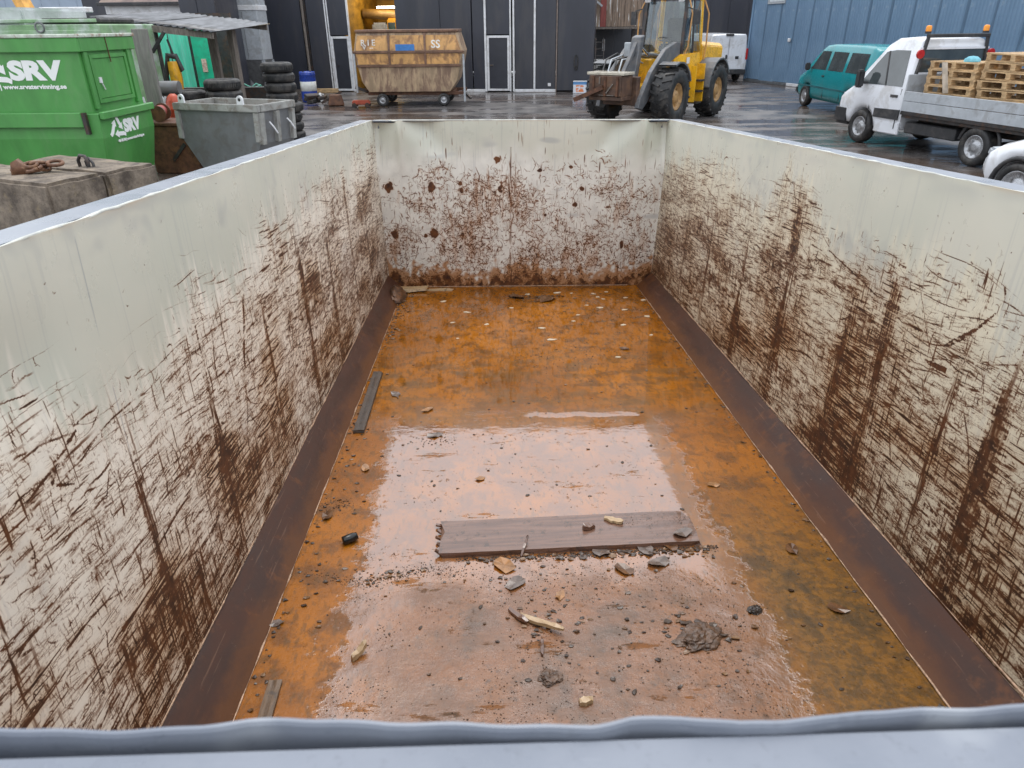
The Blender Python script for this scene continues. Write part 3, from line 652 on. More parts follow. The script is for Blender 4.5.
# lit bay
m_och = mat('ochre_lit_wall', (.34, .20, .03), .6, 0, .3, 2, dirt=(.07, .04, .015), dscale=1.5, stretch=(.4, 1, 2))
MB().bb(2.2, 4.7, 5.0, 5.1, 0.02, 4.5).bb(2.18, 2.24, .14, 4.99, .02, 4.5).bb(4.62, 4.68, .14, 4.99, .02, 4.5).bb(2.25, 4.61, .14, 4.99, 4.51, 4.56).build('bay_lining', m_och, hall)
MB().cyl((2.3, 2.6, 2.98), (4.6, 2.9, 2.86), .20, 12).build('bay_duct', mat('brown_duct', (.22, .13, .04), .5, 0, .3, 3), hall)
t = NT('lamp_glow'); t.set(Base_Color=(1, 1, 1)); t.b.inputs['Emission Color'].default_value = (1, .9, .7, 1); t.b.inputs['Emission Strength'].default_value = 9
lampf = MB().bb(3.05, 4.1, 2.2, 2.32, 3.16, 3.24).bb(3.95, 4.12, 2.1, 2.2, 2.92, 3.15).build('bay_light', t.m, hall)
ld = bpy.data.lights.new('bay_lamp', 'POINT'); ld.energy = 60; ld.color = (1, .78, .38); ld.shadow_soft_size = .3
lo = bpy.data.objects.new('bay_lamp', ld); COL.objects.link(lo); lo.parent = hall; lo.location = (3.4, 2.0, 3.9)
lift = thing('indoor_machine', 'yellow and grey machine standing inside the lit workshop bay', 'machine', hall.matrix_basis @ Vector((3.7, 3.6, .02)) if False else (-8.95 + 3.35, 32.42 + 2.6, 0), math.radians(-6.88))
m_yel = mat('yellow_machine_paint', (.72, .36, .012), .32, 0, .14, 4, dirt=(.22, .12, .03), dirt_amt=.55, dscale=4, spec=.55)
MB().bb(-.2, .9, -.6, 1.2, .3, 1.5).build('body', m_yel, lift, .06, 2)
MB().bb(.35, .78, -.5, .6, 1.52, 2.78).build('cab', m_yel, lift, .05, 2)
MB().bb(-.35, .33, -.5, .5, 1.52, 2.62).build('hood', m_lgrey, lift, .08, 2)
MB().bb(.40, .72, -.515, -.49, 2.05, 2.62).build('window', m_glass, lift)
for x in (-.1, .75): MB().cyl((x, -.75, .35), (x, -.5, .35), .35, 16).build('wheel', m_black, lift)
# ---------------------------------------------------------------- printed carton by the corner
def carton_mat():
    t = NT('printed_carton'); v = t.coord('Generated'); n = t.noise(v, 3.2, 3, .6)
    s = t.n('SeparateXYZ'); t.l(v, s.inputs[0])
    c = t.mix(t.rng(s.outputs[2], .70, .78), (.72, .76, .82), (.10, .27, .55))
    blob = t.math('MULTIPLY', t.rng(t.math('ABSOLUTE', t.math('SUBTRACT', s.outputs[0], .52)), .34, .26), t.rng(t.math('ABSOLUTE', t.math('SUBTRACT', s.outputs[2], .42)), .32, .26))
    c = t.mix(t.math('MULTIPLY', blob, t.rng(n, .40, .5)), c, (.75, .22, .06)); t.set(Base_Color=c, Roughness=.3); return t.m
cart = thing('printed_carton', 'small white and orange printed box at the dark corner of the workshop', 'box', (2.85, 30.45, 0), math.radians(-10))
MB().bb(-.26, .26, -.15, .15, 0, .44).build('carton', carton_mat(), cart, .015, 2)
MB().bb(-.27, .27, -.16, .16, .43, .455).build('flap', m_white, cart, .004)
# ---------------------------------------------------------------- far buildings behind the wheel loader
far = thing('far_dark_building', 'dark sheet-clad building behind the white van and the wheel loader', 'building', (0, 41.5, 0))
for k in range(11): MB().bb(2.6 + k * 1.0, 3.59 + k * 1.0, 0, .15, 0, 5).build('wall_sheet', m_dark, far, .005)
MB().bb(2.6, 13.6, .16, 8, 5.01, 5.15).build('roof', m_iron, far)
MB().bb(5.0, 5.14, -.05, 0, 1.2, 1.75).build('pale_notice', m_white, far)
ovr = thing('timber_upper_storey', 'weathered brown upper storey with white drips jutting out over the far yard', 'building', (4.0, 37.0, 2.36))
m_brown_b = mat('weathered_brown_board', (.23, .165, .12), .6, 0, .35, 3, dirt=(.70, .68, .65), dirt_amt=.95, dscale=2.2, stretch=(5, 5, .5), drange=(.58, .64))
m_redb = mat('faded_red_board', (.26, .06, .05), .6, 0, .3, 4, dirt=(.6, .55, .5), dscale=3, stretch=(6, 6, .5), drange=(.6, .7))
for k in range(8):
    MB().bb(.02 + k * .285, .29 + k * .285, -.03 - .015 * (k % 2), .02, 0, 4.2).build('board', m_redb if k == 1 else m_brown_b, ovr, .004)
MB().bb(0, 2.3, .025, 4.6, .02, 4.2).build('storey_wall', m_brown_b, ovr)
MB().bb(-.05, 2.35, -.06, -.002, -.10, -.01).build('sill_beam', m_greywood, ovr)
MB().bb(.1, .3, 1.0, 1.2, -2.36, .0).bb(2.0, 2.2, 1.0, 1.2, -2.36, 0).build('post', m_iron, ovr)
MB().bar((-.55, -.3, 1.5), (.35, -.3, .85), .1, .08).build('gutter_pipe', m_lgrey, ovr)
low = thing('low_concrete_wall', 'low pale grey concrete wall behind the ladder and loader attachment', 'wall', (4.75, 36.2, 0))
MB().bb(-1.0, 1.15, 0, .3, 0, .95).build('wall_body', mat('pale_concrete', (.38, .38, .37), .75, 0, .15, 4, dirt=(.2, .19, .18), bump=.3), low, .03)
MB().bb(-1.02, 1.17, -.03, .33, .951, 1.0).build('coping', mat('pale_coping', (.45, .45, .44), .6), low, .01)
lad = thing('leaning_ladder', 'thin black ladder leaning beside the workshop corner', 'ladder', (3.72, 33.0, 0), 0)
for x in (0, .34): MB().bar((x, -.25, 0), (x, .25, 1.95), .035, .05).build('rail', m_iron, lad)
for k in range(7): z = .22 + k * .26; MB().cyl((.015, -.25 + .5 * z / 1.95, z), (.325, -.25 + .5 * z / 1.95, z), .013, 6).build('rung', m_iron, lad)
MB().bb(-.08, -.02, .3, .42, 0, 2.1).build('stay_post', m_iron, lad)
# ---------------------------------------------------------------- blue corrugated warehouse on the right
blue = thing('blue_warehouse', 'long warehouse clad in blue-grey corrugated metal along the right side', 'building', (11.24, 36.2, 0), math.atan2(-.965, .264))
t = NT('blue_corrugated_metal'); v = t.coord('Object'); st_ = t.noise(t.coord('Object', (.9, 1, .05)), 1.6, 5, .65); md_ = t.noise(v, .8, 4, .6)
c = t.mix(t.rng(md_, .3, .7), (.125, .215, .325), (.165, .265, .385)); c = t.mix(t.math('MULTIPLY', t.rng(st_, .60, .66), .6), c, (.04, .085, .14)); c = t.mix(t.math('MULTIPLY', t.rng(t.noise(v, 3, 6, .7), .60, .70), .35), c, (.35, .42, .48))
t.set(Base_Color=c, Roughness=.42); m_blue = t.m
PW = 1.08; r_ = random.Random(2)
prof = []
x = 0.0
while x < PW - .01: prof += [(x, 0), (x + .05, 0), (x + .07, -.028), (x + .11, -.028)]; x += .135
prof += [(PW, 0), (PW + .045, 0)]
me_ = None
for k in range(33):
    if me_ is None:
        q = MB(); n = len(prof); P = [(a, b, .12) for a, b in prof] + [(a, b, 4.7) for a, b in prof]
        q.add(P, [(i, i + 1, n + i + 1, n + i) for i in range(n - 1)]); o = q.build('corrugated_sheet', m_blue, blue); me_ = o.data
    else:
        o = bpy.data.objects.new('corrugated_sheet', me_); COL.objects.link(o); o.parent = blue
    o.location = (k * PW, r_.uniform(-.001, .001), r_.uniform(-.015, .015))
MB().bb(-.05, 35.7, .03, .25, 0, 4.65).build('wall_core', m_iron, blue)
MB().bb(-.06, 35.7, -.06, .02, 0, .11).build('plinth', mat('grey_plinth', (.12, .13, .14), .5), blue, .01)
MB().bb(-.10, .02, -.06, .26, .01, 4.7).build('corner_flashing', m_blue, blue, .01)
MB().bb(3.35, 4.3, -.10, -.062, 0.005, .13).build('pale_kerb_piece', m_white, blue, .01)
w_ = MB().bb(1.2, 2.25, -.05, -.03, 3.27, 4.2).build('window', mat('pale_window', (.6, .65, .68), .15, 0, .1, 2), blue)
MB().bb(1.1, 2.35, -.07, -.028, 3.19, 3.26).bb(1.1, 1.19, -.07, -.028, 3.26, 4.2).bb(2.26, 2.35, -.07, -.028, 3.26, 4.2).build('frame', m_lgrey, w_)
MB().bb(7.0, 8.6, -.09, -.03, 3.55, 4.3).build('shutter_box', m_iron, blue, .01)
MB().bb(3.0, 3.14, -.12, -.03, 1.72, 1.86).build('wall_lamp', m_white, blue, .02)
MB().bb(-.05, 35.7, .26, 9, 4.71, 4.85).build('roof', m_iron, blue)
# ---------------------------------------------------------------- rusty covered waste wagon
wag = thing('waste_wagon', 'rusty orange covered waste wagon on small wheels before the workshop bay', 'trailer', (-3.34, 25.8, 0), math.radians(-1))
m_or = mat('faded_orange_paint', (.60, .33, .115), .5, 0, .2, 3, dirt=(.17, .08, .045), dirt_amt=.75, dscale=2.8, stretch=(1, 1, .6), drange=(.46, .62), bump=.15)
m_orl = mat('rusty_lower_plate', (.42, .30, .185), .5, 0, .35, 2.2, dirt=(.15, .085, .06), dirt_amt=.85, dscale=2.2, stretch=(1.6, 1, .5), drange=(.42, .6), bump=.15)
m_rib = mat('brown_rib_steel', (.17, .09, .055), .5, 0, .3, 5, dirt=(.08, .045, .03), dscale=6)
DY = 2.0
def xl(z):   # left and right outline at height z
    L_ = np.interp(z, [.47, .80, 1.28, 1.70, 2.28], [-1.42, -1.64, -1.74, -1.83, -1.72]); R_ = np.interp(z, [.47, .80, 1.28, 1.70, 2.25], [1.34, 1.58, 1.72, 1.82, 1.64]); return L_, R_
body = MB(); zs = [.47, .80, 1.28, 1.70, 2.28]
ring = [[(xl(z)[0], 0 if z < 2 else .12, z), (xl(z)[1], 0 if z < 2 else .12, z), (xl(z)[1], DY if z < 2 else DY - .12, z), (xl(z)[0], DY if z < 2 else DY - .12, z)] for z in zs]
body.loft(ring, smooth=False); body.build('body', m_orl, wag, .01)
cols = [(None, -.66), (-.62, .54), (.58, None)]
for z0, z1, yy in ((1.75, 2.20, .02), (1.33, 1.65, -.012)):
    for a, b in cols:
        P = []
        for z in (z0, z1):
            y = -.012 if z <= 1.7 else -.012 + .12 * (z - 1.7) / .58
            l, r = xl(z); P += [((l + .06) if a is None else a, y, z), ((r - .06) if b is None else b, y, z)]
        P2 = [(p[0], p[1] + .02, p[2]) for p in P]
        MB().add(P + P2, [(0, 1, 3, 2), (4, 6, 7, 5), (0, 4, 5, 1), (2, 3, 7, 6), (0, 2, 6, 4), (1, 5, 7, 3)]).build('side_panel', m_or, wag)
for x in (-.64, .56):
    MB().bar((x, -.03, 1.3), (x, -.03, 1.70), .07, .05, (0, 1, 0)).bar((x, -.03, 1.70), (x, .09, 2.26), .07, .05, (0, 1, 0)).build('rib', m_rib, wag)
for z in (1.28, 1.70): l, r = xl(z); MB().bb(l - .03, r + .03, -.055, .0, z - .035, z + .035).build('rail', m_rib, wag, .006)
MB().bb(-1.74, 1.66, .06, DY - .06, 2.281, 2.37).build('top_frame', m_rib, wag, .015)
MB().bb(-1.86, -1.80, -.03, .05, .45, 1.72).bb(1.80, 1.86, -.03, .05, .15, 1.62).build('end_post', m_lgrey, wag, .006)
MB().bb(-1.5, 1.78, .15, .27, .36, .468).bb(-1.5, 1.78, DY - .27, DY - .15, .36, .468).bb(-1.5, -1.38, .28, DY - .28, .36, .46).bb(1.3, 1.42, .28, DY - .28, .36, .46).build('chassis', m_rust, wag, .008)
MB().bar((1.7, 1.0, .42), (2.0, .6, .2), .08, .06).build('tow_bar', m_iron, wag); MB().bar((-1.5, .3, .45), (-1.9, .1, .62), .1, .1).build('tow_bar', m_iron, wag)
for x in (-1.0, 1.1):
    for y in (.1, DY - .1):
        rubber_tyre(None, (x, y, .21), (0, -1 if y < 1 else 1, 0), .21, .13, .11, m_rim_steel, 18, parent=wag)
        MB().bar((x, y + (.1 if y < 1 else -.1), .21), (x, y + (.1 if y < 1 else -.1), .38), .08, .06).build('wheel_fork', m_iron, wag)
MB().bb(-.42, .21, -.022, -.016, 1.74, 1.93).build('blue_sticker', mat('blue_sticker_print', (.05, .20, .52), .35, 0, .15, 9), wag, M=Matrix.Translation((0, .012, 0)))
m_mark = mat('white_paint_marking', (.75, .73, .68), .5)
text('lettering', 'SS', .34, m_mark, wag, (.76, .01, 1.82), (math.radians(78), 0, 0), .003, .006)
text('lettering', 'R I E', .26, m_mark, wag, (-1.58, .01, 1.90), (math.radians(78), 0, 0), .003, .001)
text('lettering', 'V  --', .20, m_mark, wag, (-1.52, -.01, 1.78), (math.radians(78), 0, 0), .003, .001)
# scrap beside the wagon
sc1 = thing('rusty_pallet_jack_scrap', 'brown rusty scrap bracket lying left of the orange wagon', 'scrap', (-6.05, 26.3, 0))
MB().box((0, 0, .2), (.55, .4, .36), .3, taper=(.7, .7)).build('bracket', m_rust, sc1, .03); MB().bar((-.5, 0, .1), (.2, .1, .45), .12, .08).build('arm', m_iron, sc1)
sc2 = thing('dark_scrap_heap', 'low heap of dark scrap lying by the narrow workshop door', 'scrap', (-6.75, 26.8, 0))
r_ = random.Random(4)
for k in range(4): MB().box((r_.uniform(-.3, .3), r_.uniform(-.2, .2), .12 + .06 * k), (.5, .25, .12), r_.uniform(0, 3), r_.uniform(-.3, .3)).build('scrap_piece', m_iron, sc2, .02)
sc3 = thing('red_trolley_jack', 'red jack lying under the left end of the orange wagon', 'jack', (-5.05, 25.7, 0))
MB().box((0, 0, .16), (.6, .25, .14), .1).build('body', mat('worn_red_paint', (.38, .07, .035), .5, dirt=(.15, .06, .04)), sc3, .03, 2)
for x in (-.22, .22):
    for y in (-.14, .14): MB().cyl((x, y - .03, .08), (x, y + .03, .08), .08, 12).build('wheel', m_iron, sc3)
pl = thing('loose_plank', 'bare wooden plank lying along the foot of the workshop wall', 'plank', (-7.75, 32.0, 0), math.radians(-5))
MB().bb(-.75, .55, -.08, .08, 0, .16).build('plank', m_wood, pl, .01); MB().bb(-.6, -.5, -.12, .1, .161, .2).build('batten', m_wood, pl)
# ---------------------------------------------------------------- blue barrel
bar = thing('blue_barrel', 'blue plastic barrel with a white band standing by the workshop', 'barrel', (-7.36, 27.9, 0))
m_bl = mat('blue_plastic', (.02, .06, .36), .3, 0, .2, 5, dirt=(.05, .06, .12), dscale=6)
def bprof(z0, z1, r): return [(r, z0), (r, z1)]
MB().lathe([(.001, 0), (.27, 0), (.285, .03), (.285, .08), (.30, .10), (.285, .12), (.285, .38)], (0, 0, 0), (0, 0, 1), 24).build('lower_drum', m_bl, bar)
MB().lathe([(.285, .38), (.288, .381), (.288, .70), (.285, .701)], (0, 0, 0), (0, 0, 1), 24).build('white_band', mat('white_band', (.72, .73, .7), .4, 0, .1, 9, dirt=(.5, .5, .3), dscale=6), bar)
MB().lathe([(.285, .70), (.285, .90), (.30, .92), (.285, .95), (.285, 1.0), (.27, 1.03), (.27, 1.015), (.001, 1.015)], (0, 0, 0), (0, 0, 1), 24).build('upper_drum', m_bl, bar)
MB().cyl((.13, 0, 1.015), (.13, 0, 1.05), .035, 10).cyl((-.13, 0, 1.015), (-.13, 0, 1.05), .025, 10).build('bung', m_black, bar)
jug = thing('white_jug', 'small white plastic jug on the ground right of the blue barrel', 'jug', (-6.9, 27.6, 0))
MB().lathe([(.001, 0), (.09, 0), (.1, .03), (.1, .2), (.05, .27), (.04, .33), (.001, .33)], (0, 0, 0), (0, 0, 1), 14).build('bottle', m_white, jug)
MB().tube([(.09, 0, .2), (.14, 0, .22), (.12, 0, .28), (.04, 0, .29)], .013, 6).build('handle', m_white, jug)
# ---------------------------------------------------------------- tyres
def make_tyre(label):
    t = thing('rubber_tyre_ring', label, 'tyre', (0, 0, 0), 0, 'stacked tyres behind the grey skip')
    q = MB().lathe([(.20, .03), (.22, .005), (.30, 0), (.345, .02), (.362, .06), (.365, .155), (.345, .195), (.30, .215), (.22, .21), (.20, .185), (.20, .03)], (0, 0, 0), (0, 0, 1), 28)
    q.build('casing', m_black, t)
    q = MB()
    for k in range(44):
        a = 2 * PI * k / 44; d = Vector((math.cos(a), math.sin(a), 0)); tg = Vector((-d.y, d.x, 0))
        q.bar(d * .366 + Vector((0, 0, .065)) - tg * .01, d * .366 + Vector((0, 0, .15)) + tg * .01, .028, .012, d)
    q.build('tread', m_black, t)
    return t
ty0 = make_tyre('topmost grey-rimmed tyre of the tall stack in front of the silo')
def place_tyre(x, y, z, label, first=[True], tilt=0):
    o = ty0 if first[0] else copy_tree(ty0)
    first[0] = False
    o.location = (x, y, z); o['label'] = label; o.rotation_euler = (tilt, 0, random.Random(x * 31 + z).uniform(0, 6)); return o
names = ['lowest', 'second lowest', 'third lowest', 'fourth lowest', 'fifth lowest', 'sixth lowest', 'seventh', 'topmost']
r_ = random.Random(8)
for k in range(8):
    place_tyre(-5.44 + (.07 if k < 4 else 0) + r_.uniform(-.03, .03), 18.1 + r_.uniform(-.03, .03), k * .217, names[k] + ' tyre of the tall stack in front of the grey silo')
for k in range(7): place_tyre(-5.98 + r_.uniform(-.03, .03), 15.9 + r_.uniform(-.03, .03), k * .217, names[k if k < 6 else 7] + ' tyre of the middle stack behind the grey skip')
for k in range(6): place_tyre(-6.80 + r_.uniform(-.03, .03), 16.0 + r_.uniform(-.03, .03), k * .217, names[k if k < 5 else 7] + ' tyre of the left stack behind the grey skip lug')
# ---------------------------------------------------------------- small grey skip
sk = thing('grey_skip', 'small dark grey steel skip with white lifting lugs left of the container', 'skip', (-4.36, 12.95, 0), math.radians(-21))
zt = 1.27; L_ = 1.78; D_ = .98
q = MB(); q.prism([(-L_, zt - .12), (-L_ - .03, .70), (-L_ + .36, .12), (-.30, .12), (-.04, .62), (0, zt - .12)], 'y', 0, D_); q.f = [f_ for f_ in q.f if not (len(f_) == 4 and set(f_) == {5, 0, 6, 11})]; bo = q.build('body', m_grey, sk)
md = bo.modifiers.new('solid', 'SOLIDIFY'); md.thickness = .03; md.offset = -1
m_sk2 = mat('grey_skip_rim', (.33, .33, .31), .4, 0, .2, 5, dirt=(.13, .08, .05), dscale=6)
MB().bb(-L_ - .05, .05, -.05, .03, zt - .12, zt).bb(-L_ - .05, .05, D_ - .03, D_ + .05, zt - .12, zt).bb(-.03, .05, .031, D_ - .031, zt - .12, zt).bb(-L_ - .05, -L_ + .03, .031, D_ - .031, zt - .12, zt).build('rim', m_sk2, sk, .012, 2)
for x in (-L_ + .02, -.02): MB().bar((x, -.02, zt - .13), (x + (-.02 if x < -1 else -.03), -.02, .66), .09, .05, (0, -1, 0)).build('corner_rib', m_sk2, sk)
for y in (.04, .46, .90): MB().bar((.03, y, zt - .13), (-.01, y, .62), .09, .09, (1, 0, 0)).build('end_rib', m_sk2, sk)
for x in (-L_ + .16, -.32):
    q = MB(); pts = [(x - .065, zt - .01), (x + .065, zt - .01), (x + .065, zt + .08)] + [(x + .065 * math.cos(a), zt + .08 + .065 * math.sin(a)) for a in [i * PI / 6 for i in range(1, 6)]] + [(x - .065, zt + .08)]
    q.prism([(a, b) for a, b in pts], 'y', -.03, .005); lg = q.build('lifting_lug', m_white, sk)
    MB().cyl((x, -.034, zt + .08), (x, .009, zt + .08), .028, 10).build('lug_hole', m_black, lg)
MB().bb(-L_ + .1, -.1, .12, D_ - .1, zt - .3, zt - .16).build('scrap_load', m_rust, sk, .05)
MB().tube([(.06, .2, .98), (.12, .22, .90), (.13, .3, .78)], .014, 6).tube([(.06, .70, .99), (.12, .72, .92), (.13, .80, .80)], .014, 6).build('chain_hook', m_white, sk)
rb = thing('rusty_steel_box', 'brown rusty steel box between the green and grey skips', 'box', (-6.15, 13.95, 0), math.radians(-12))
MB().bb(-.55, .45, -.3, .4, 0, .86).build('box_body', m_rust, rb, .02); MB().bb(-.58, .48, -.33, .43, .861, .92).build('lid', m_rust, rb, .01)
MB().bar((-.1, -.315, .25), (.2, -.315, .55), .06, .02, (0, 1, 0)).build('brace', m_iron, rb)
# ---------------------------------------------------------------- silo hopper
si = thing('grey_silo', 'tall light grey steel silo hopper on legs beside the workshop', 'silo', (-9.95, 30.2, 0), math.radians(-4))
MB().bb(-.57, .57, -.5, .5, 1.36, 3.4).build('bin', m_lgrey, si, .01)
MB().bb(-.60, .60, -.53, .53, 3.05, 3.22).build('bin_band', m_white, si, .01)
MB().loft([[(-.57, -.5, 1.35), (.57, -.5, 1.35), (.57, .5, 1.35), (-.57, .5, 1.35)], [(.0, -.12, .35), (.3, -.12, .35), (.3, .12, .35), (.0, .12, .35)]], False).build('cone', mat('dark_grey_cone', (.16, .165, .17), .4), si)
for x in (-.54, .54):
    for y in (-.46, .46): MB().bb(x - .06, x + .06, y - .05, y + .05, 0, 1.349).build('leg', m_lgrey, si)
MB().bb(-.006, .006, -.512, -.5, 1.4, 3.0).build('seam', m_grey, si)
MB().bb(-.45, .45, -.4, .4, 3.41, 4.6).build('filter_housing', m_lgrey, si, .02)
hs_ = thing('green_hose_coil', 'tangled pale green hose lying in front of the silo', 'hose', (-7.35, 22.0, 0))
r_ = random.Random(11); pts = [(.45 * math.cos(a) * r_.uniform(.6, 1.1), .4 * math.sin(a) * r_.uniform(.6, 1.1), .72 + .18 * math.sin(a * 2.3) + .1) for a in [i * .4 for i in range(40)]]
MB().tube(pts, .022, 6).build('hose', mat('pale_green_hose', (.10, .36, .27), .4), hs_)
MB().bb(-.5, .5, -.4, .4, 0, .58).build('hose_crate', m_greywood, hs_, .02)
# ---------------------------------------------------------------- shed with turquoise wall
sh = thing('open_shed', 'open shed with dark wavy roof sheets on posts and turquoise back wall', 'shed', (0, 0, 0))
m_turq = mat('turquoise_sheet', (.10, .66, .44), .4, 0, .12, 3, dirt=(.2, .5, .4), dscale=4, stretch=(4, 1, .5))
m_turq2 = mat('deep_green_door', (.015, .50, .27), .4, 0, .15, 3, dirt=(.05, .25, .16), dscale=4)
def corr(x0, x1, y, z0, z1, m, name):
    q = MB(); n = int((x1 - x0) / .06); P = []
    for z in (z0, z1):
        for i in range(n + 1): P.append((x0 + (x1 - x0) * i / n, y + (.02 if i % 4 < 2 else -.015), z))
    q.add(P, [(i, i + 1, n + 2 + i, n + 1 + i) for i in range(n)]); return q.build(name, m, sh)
for k in range(4): corr(-12.4 + k * .62, -11.80 + k * .62, 24.2 + .02 * (k % 2), .2, 2.45, m_turq, 'wall_sheet')
MB().bb(-9.72, -9.10, 23.9, 23.96, .15, 2.42).build('green_door', m_turq2, sh, .01)
MB().bb(-9.5, -9.36, 23.86, 23.9, 1.25, 1.62).build('door_notice', mat('pale_notice_print', (.6, .5, .4), .5, 0, .3, 25, dirt=(.5, .1, .08), dscale=20), sh)
MB().bb(-12.5, -9.0, 25.6, 25.7, 0, 2.9).build('back_wall', m_iron, sh)
for x, y, h in ((-7.86, 17.3, 2.5), (-8.6, 17.3, 2.58)): MB().bb(x - .09, x + .09, y - .07, y + .07, 0, h).build('post', m_black if x > -8 else m_greywood, sh, .01)
for x, y, w in ((-7.62, 20.1, .2), (-7.25, 20.6, .12), (-6.95, 19.6, .14)): MB().bb(x - w / 2, x + w / 2, y - .08, y + .08, 0, 2.5).build('post', m_greywood, sh, .01)
MB().bar((-7.8, 17.0, 2.0), (-7.45, 17.0, 2.4), .06, .06).bar((-7.9, 17.0, 2.0), (-8.3, 17.0, 2.5), .06, .06).build('brace', m_black, sh)
t = NT('dark_wet_roof_sheet'); v = t.coord(); t.set(Base_Color=t.mix(t.rng(t.noise(t.coord('Object', (6, .6, 1)), 2.5, 5), .4, .65), (.020, .022, .027), (.12, .125, .14)), Roughness=.32); m_roof = t.m
# roof plane drops to the right and towards the yard: built as separate sheets
def roofz(x, y): return 2.40 - .115 * (x + 6.5) + .040 * (y - 17.2)
nsh = 5; xa, xb = -9.15, -6.5
for k in range(nsh):
    x0 = xa + (xb - xa) * k / nsh; x1 = xa + (xb - xa) * (k + 1) / nsh + .06; q = MB(); n = 12; P = []
    for y in (17.2, 18.6, 20.0, 21.4):
        for i in range(n + 1):
            x = x0 + (x1 - x0) * i / n; P.append((x, y - .12 * math.sin(k * 2.1), roofz(x, y) + .022 * math.sin(i * PI / 1.5) + .012 * (k % 2)))
    q.add(P, [(j * (n + 1) + i, j * (n + 1) + i + 1, (j + 1) * (n + 1) + i + 1, (j + 1) * (n + 1) + i) for j in range(3) for i in range(n)], True)
    o = q.build('roof_sheet', m_roof, sh); md = o.modifiers.new('solid', 'SOLIDIFY'); md.thickness = .012
MB().bar((xa, 17.25, roofz(xa, 17.25) - .09), (xb, 17.25, roofz(xb, 17.25) - .09), .08, .13).build('roof_beam', m_greywood, sh); MB().bar((xa, 21.2, roofz(xa, 21.2) - .1), (xb, 21.2, roofz(xb, 21.2) - .1), .08, .13).build('roof_beam', m_greywood, sh)
MB().bb(-10.4, -6.6, 20.9, 21.2, .0, 1.0).build('workbench', m_iron, sh); MB().bb(-7.02, -6.74, 14.6, 14.7, 0, 2.46).build('gate_post', mat('grey_board_post', (.20, .19, .175), .7, 0, .25, 3, dirt=(.1, .12, .09), stretch=(5, 5, .5)), sh, .01)
# things in the shed
ym = thing('yellow_hand_machine', 'small upright machine with curved yellow cover under the shed roof', 'machine', (-7.28, 16.75, 0), .2); ym.scale = (.62, .8, .96)
MB().bb(-.35, .35, -.25, .25, 0, 1.1).build('base_frame', m_iron, ym, .04)
MB().loft([[(-.13 + .05 * math.sin(z * 3), -.14, z), (.15 * (1.2 - abs(z - 1.6) * 1.2), -.14, z), (.15 * (1.2 - abs(z - 1.6) * 1.2), .14, z), (-.13 + .05 * math.sin(z * 3), .14, z)] for z in (1.12, 1.3, 1.5, 1.7, 1.9)], True).build('yellow_cover', m_yel, ym)
MB().tube([(-.3, 0, 1.1), (-.32, 0, 1.6), (-.15, 0, 2.02), (.12, 0, 2.0), (.25, 0, 1.7)], .075, 8).bar((.05, 0, 2.0), (-.05, 0, 2.35), .06, .06).build('frame_hoop', m_black, ym)
rc = thing('red_gas_canister', 'orange-red canister standing beside the white pipes left of the skip', 'canister', (-6.72, 15.1, 0))
MB().lathe([(.001, .62), (.13, .62), (.15, .66), (.15, 1.0), (.165, 1.02), (.15, 1.04), (.15, 1.16), (.10, 1.25), (.05, 1.3), (.001, 1.3)], (0, 0, 0), (0, 0, 1), 18).build('cylinder', mat('orange_red_paint', (.55, .08, .03), .4, 0, .15, 6, dirt=(.25, .05, .03)), rc)
MB().bb(-.25, .25, -.25, .25, 0, .615).build('stand', m_iron, rc, .02)
wp = thing('white_pipe_bundle', 'heap of white bent pipes leaning beside the green skip end', 'pipes', (-6.98, 15.0, 0))
r_ = random.Random(31)
for k in range(6): x = -.22 + k * .075; MB().tube([(x, 0, .55), (x + r_.uniform(-.05, .05), .03, .95), (x + r_.uniform(-.12, .12), .05, 1.25)], .022, 6).build('pipe', m_white, wp)
MB().bb(-.3, .3, -.1, .2, 0, .6).build('pipe_rack', m_iron, wp)
dr = thing('grey_drum', 'dull grey steel drum lying behind the white pipes', 'drum', (-7.0, 15.55, 0))
MB().cyl((-.3, 0, 1.38), (.26, 0, 1.38), .13, 18).build('drum_body', m_grey, dr); MB().bb(-.3, .3, -.2, .2, 0, 1.255).build('cradle', m_iron, dr)
rw = thing('red_reel', 'faded red reel with a rusty disc on the steel box', 'reel', (-6.52, 13.95, .921), 0)
MB().cyl((0, -.14, .17), (0, .12, .17), .10, 16).build('drum_core', mat('faded_red', (.42, .10, .09), .5), rw); MB().cyl((.06, -.2, .14), (.06, -.16, .14), .14, 18).cyl((0, .13, .15), (0, .16, .15), .15, 18).build('disc', m_rust, rw)
pk = thing('pink_red_board', 'pinkish red board standing by the shed posts before the silo', 'board', (-9.28, 26.0, 0), 0)
MB().box((0, 0, .75), (.24, .08, 1.5)).build('board', mat('pinkish_red', (.5, .09, .09), .5), pk, .01); MB().bb(-.12, .12, .05, .35, 0, .06).build('foot', m_iron, pk)
nv = thing('navy_shed_block', 'dark navy sheet-clad block behind the shed roof', 'building', (-10.45, 27.2, 0), math.radians(-3))
for k in range(2): MB().bb(-.80 + k * .62, -.19 + k * .62, 0, .12, 0, 4.5).build('wall_sheet', m_dark, nv, .01)
MB().bb(-.8, .43, .13, 2.0, 0, 4.45).build('core', m_dark, nv)
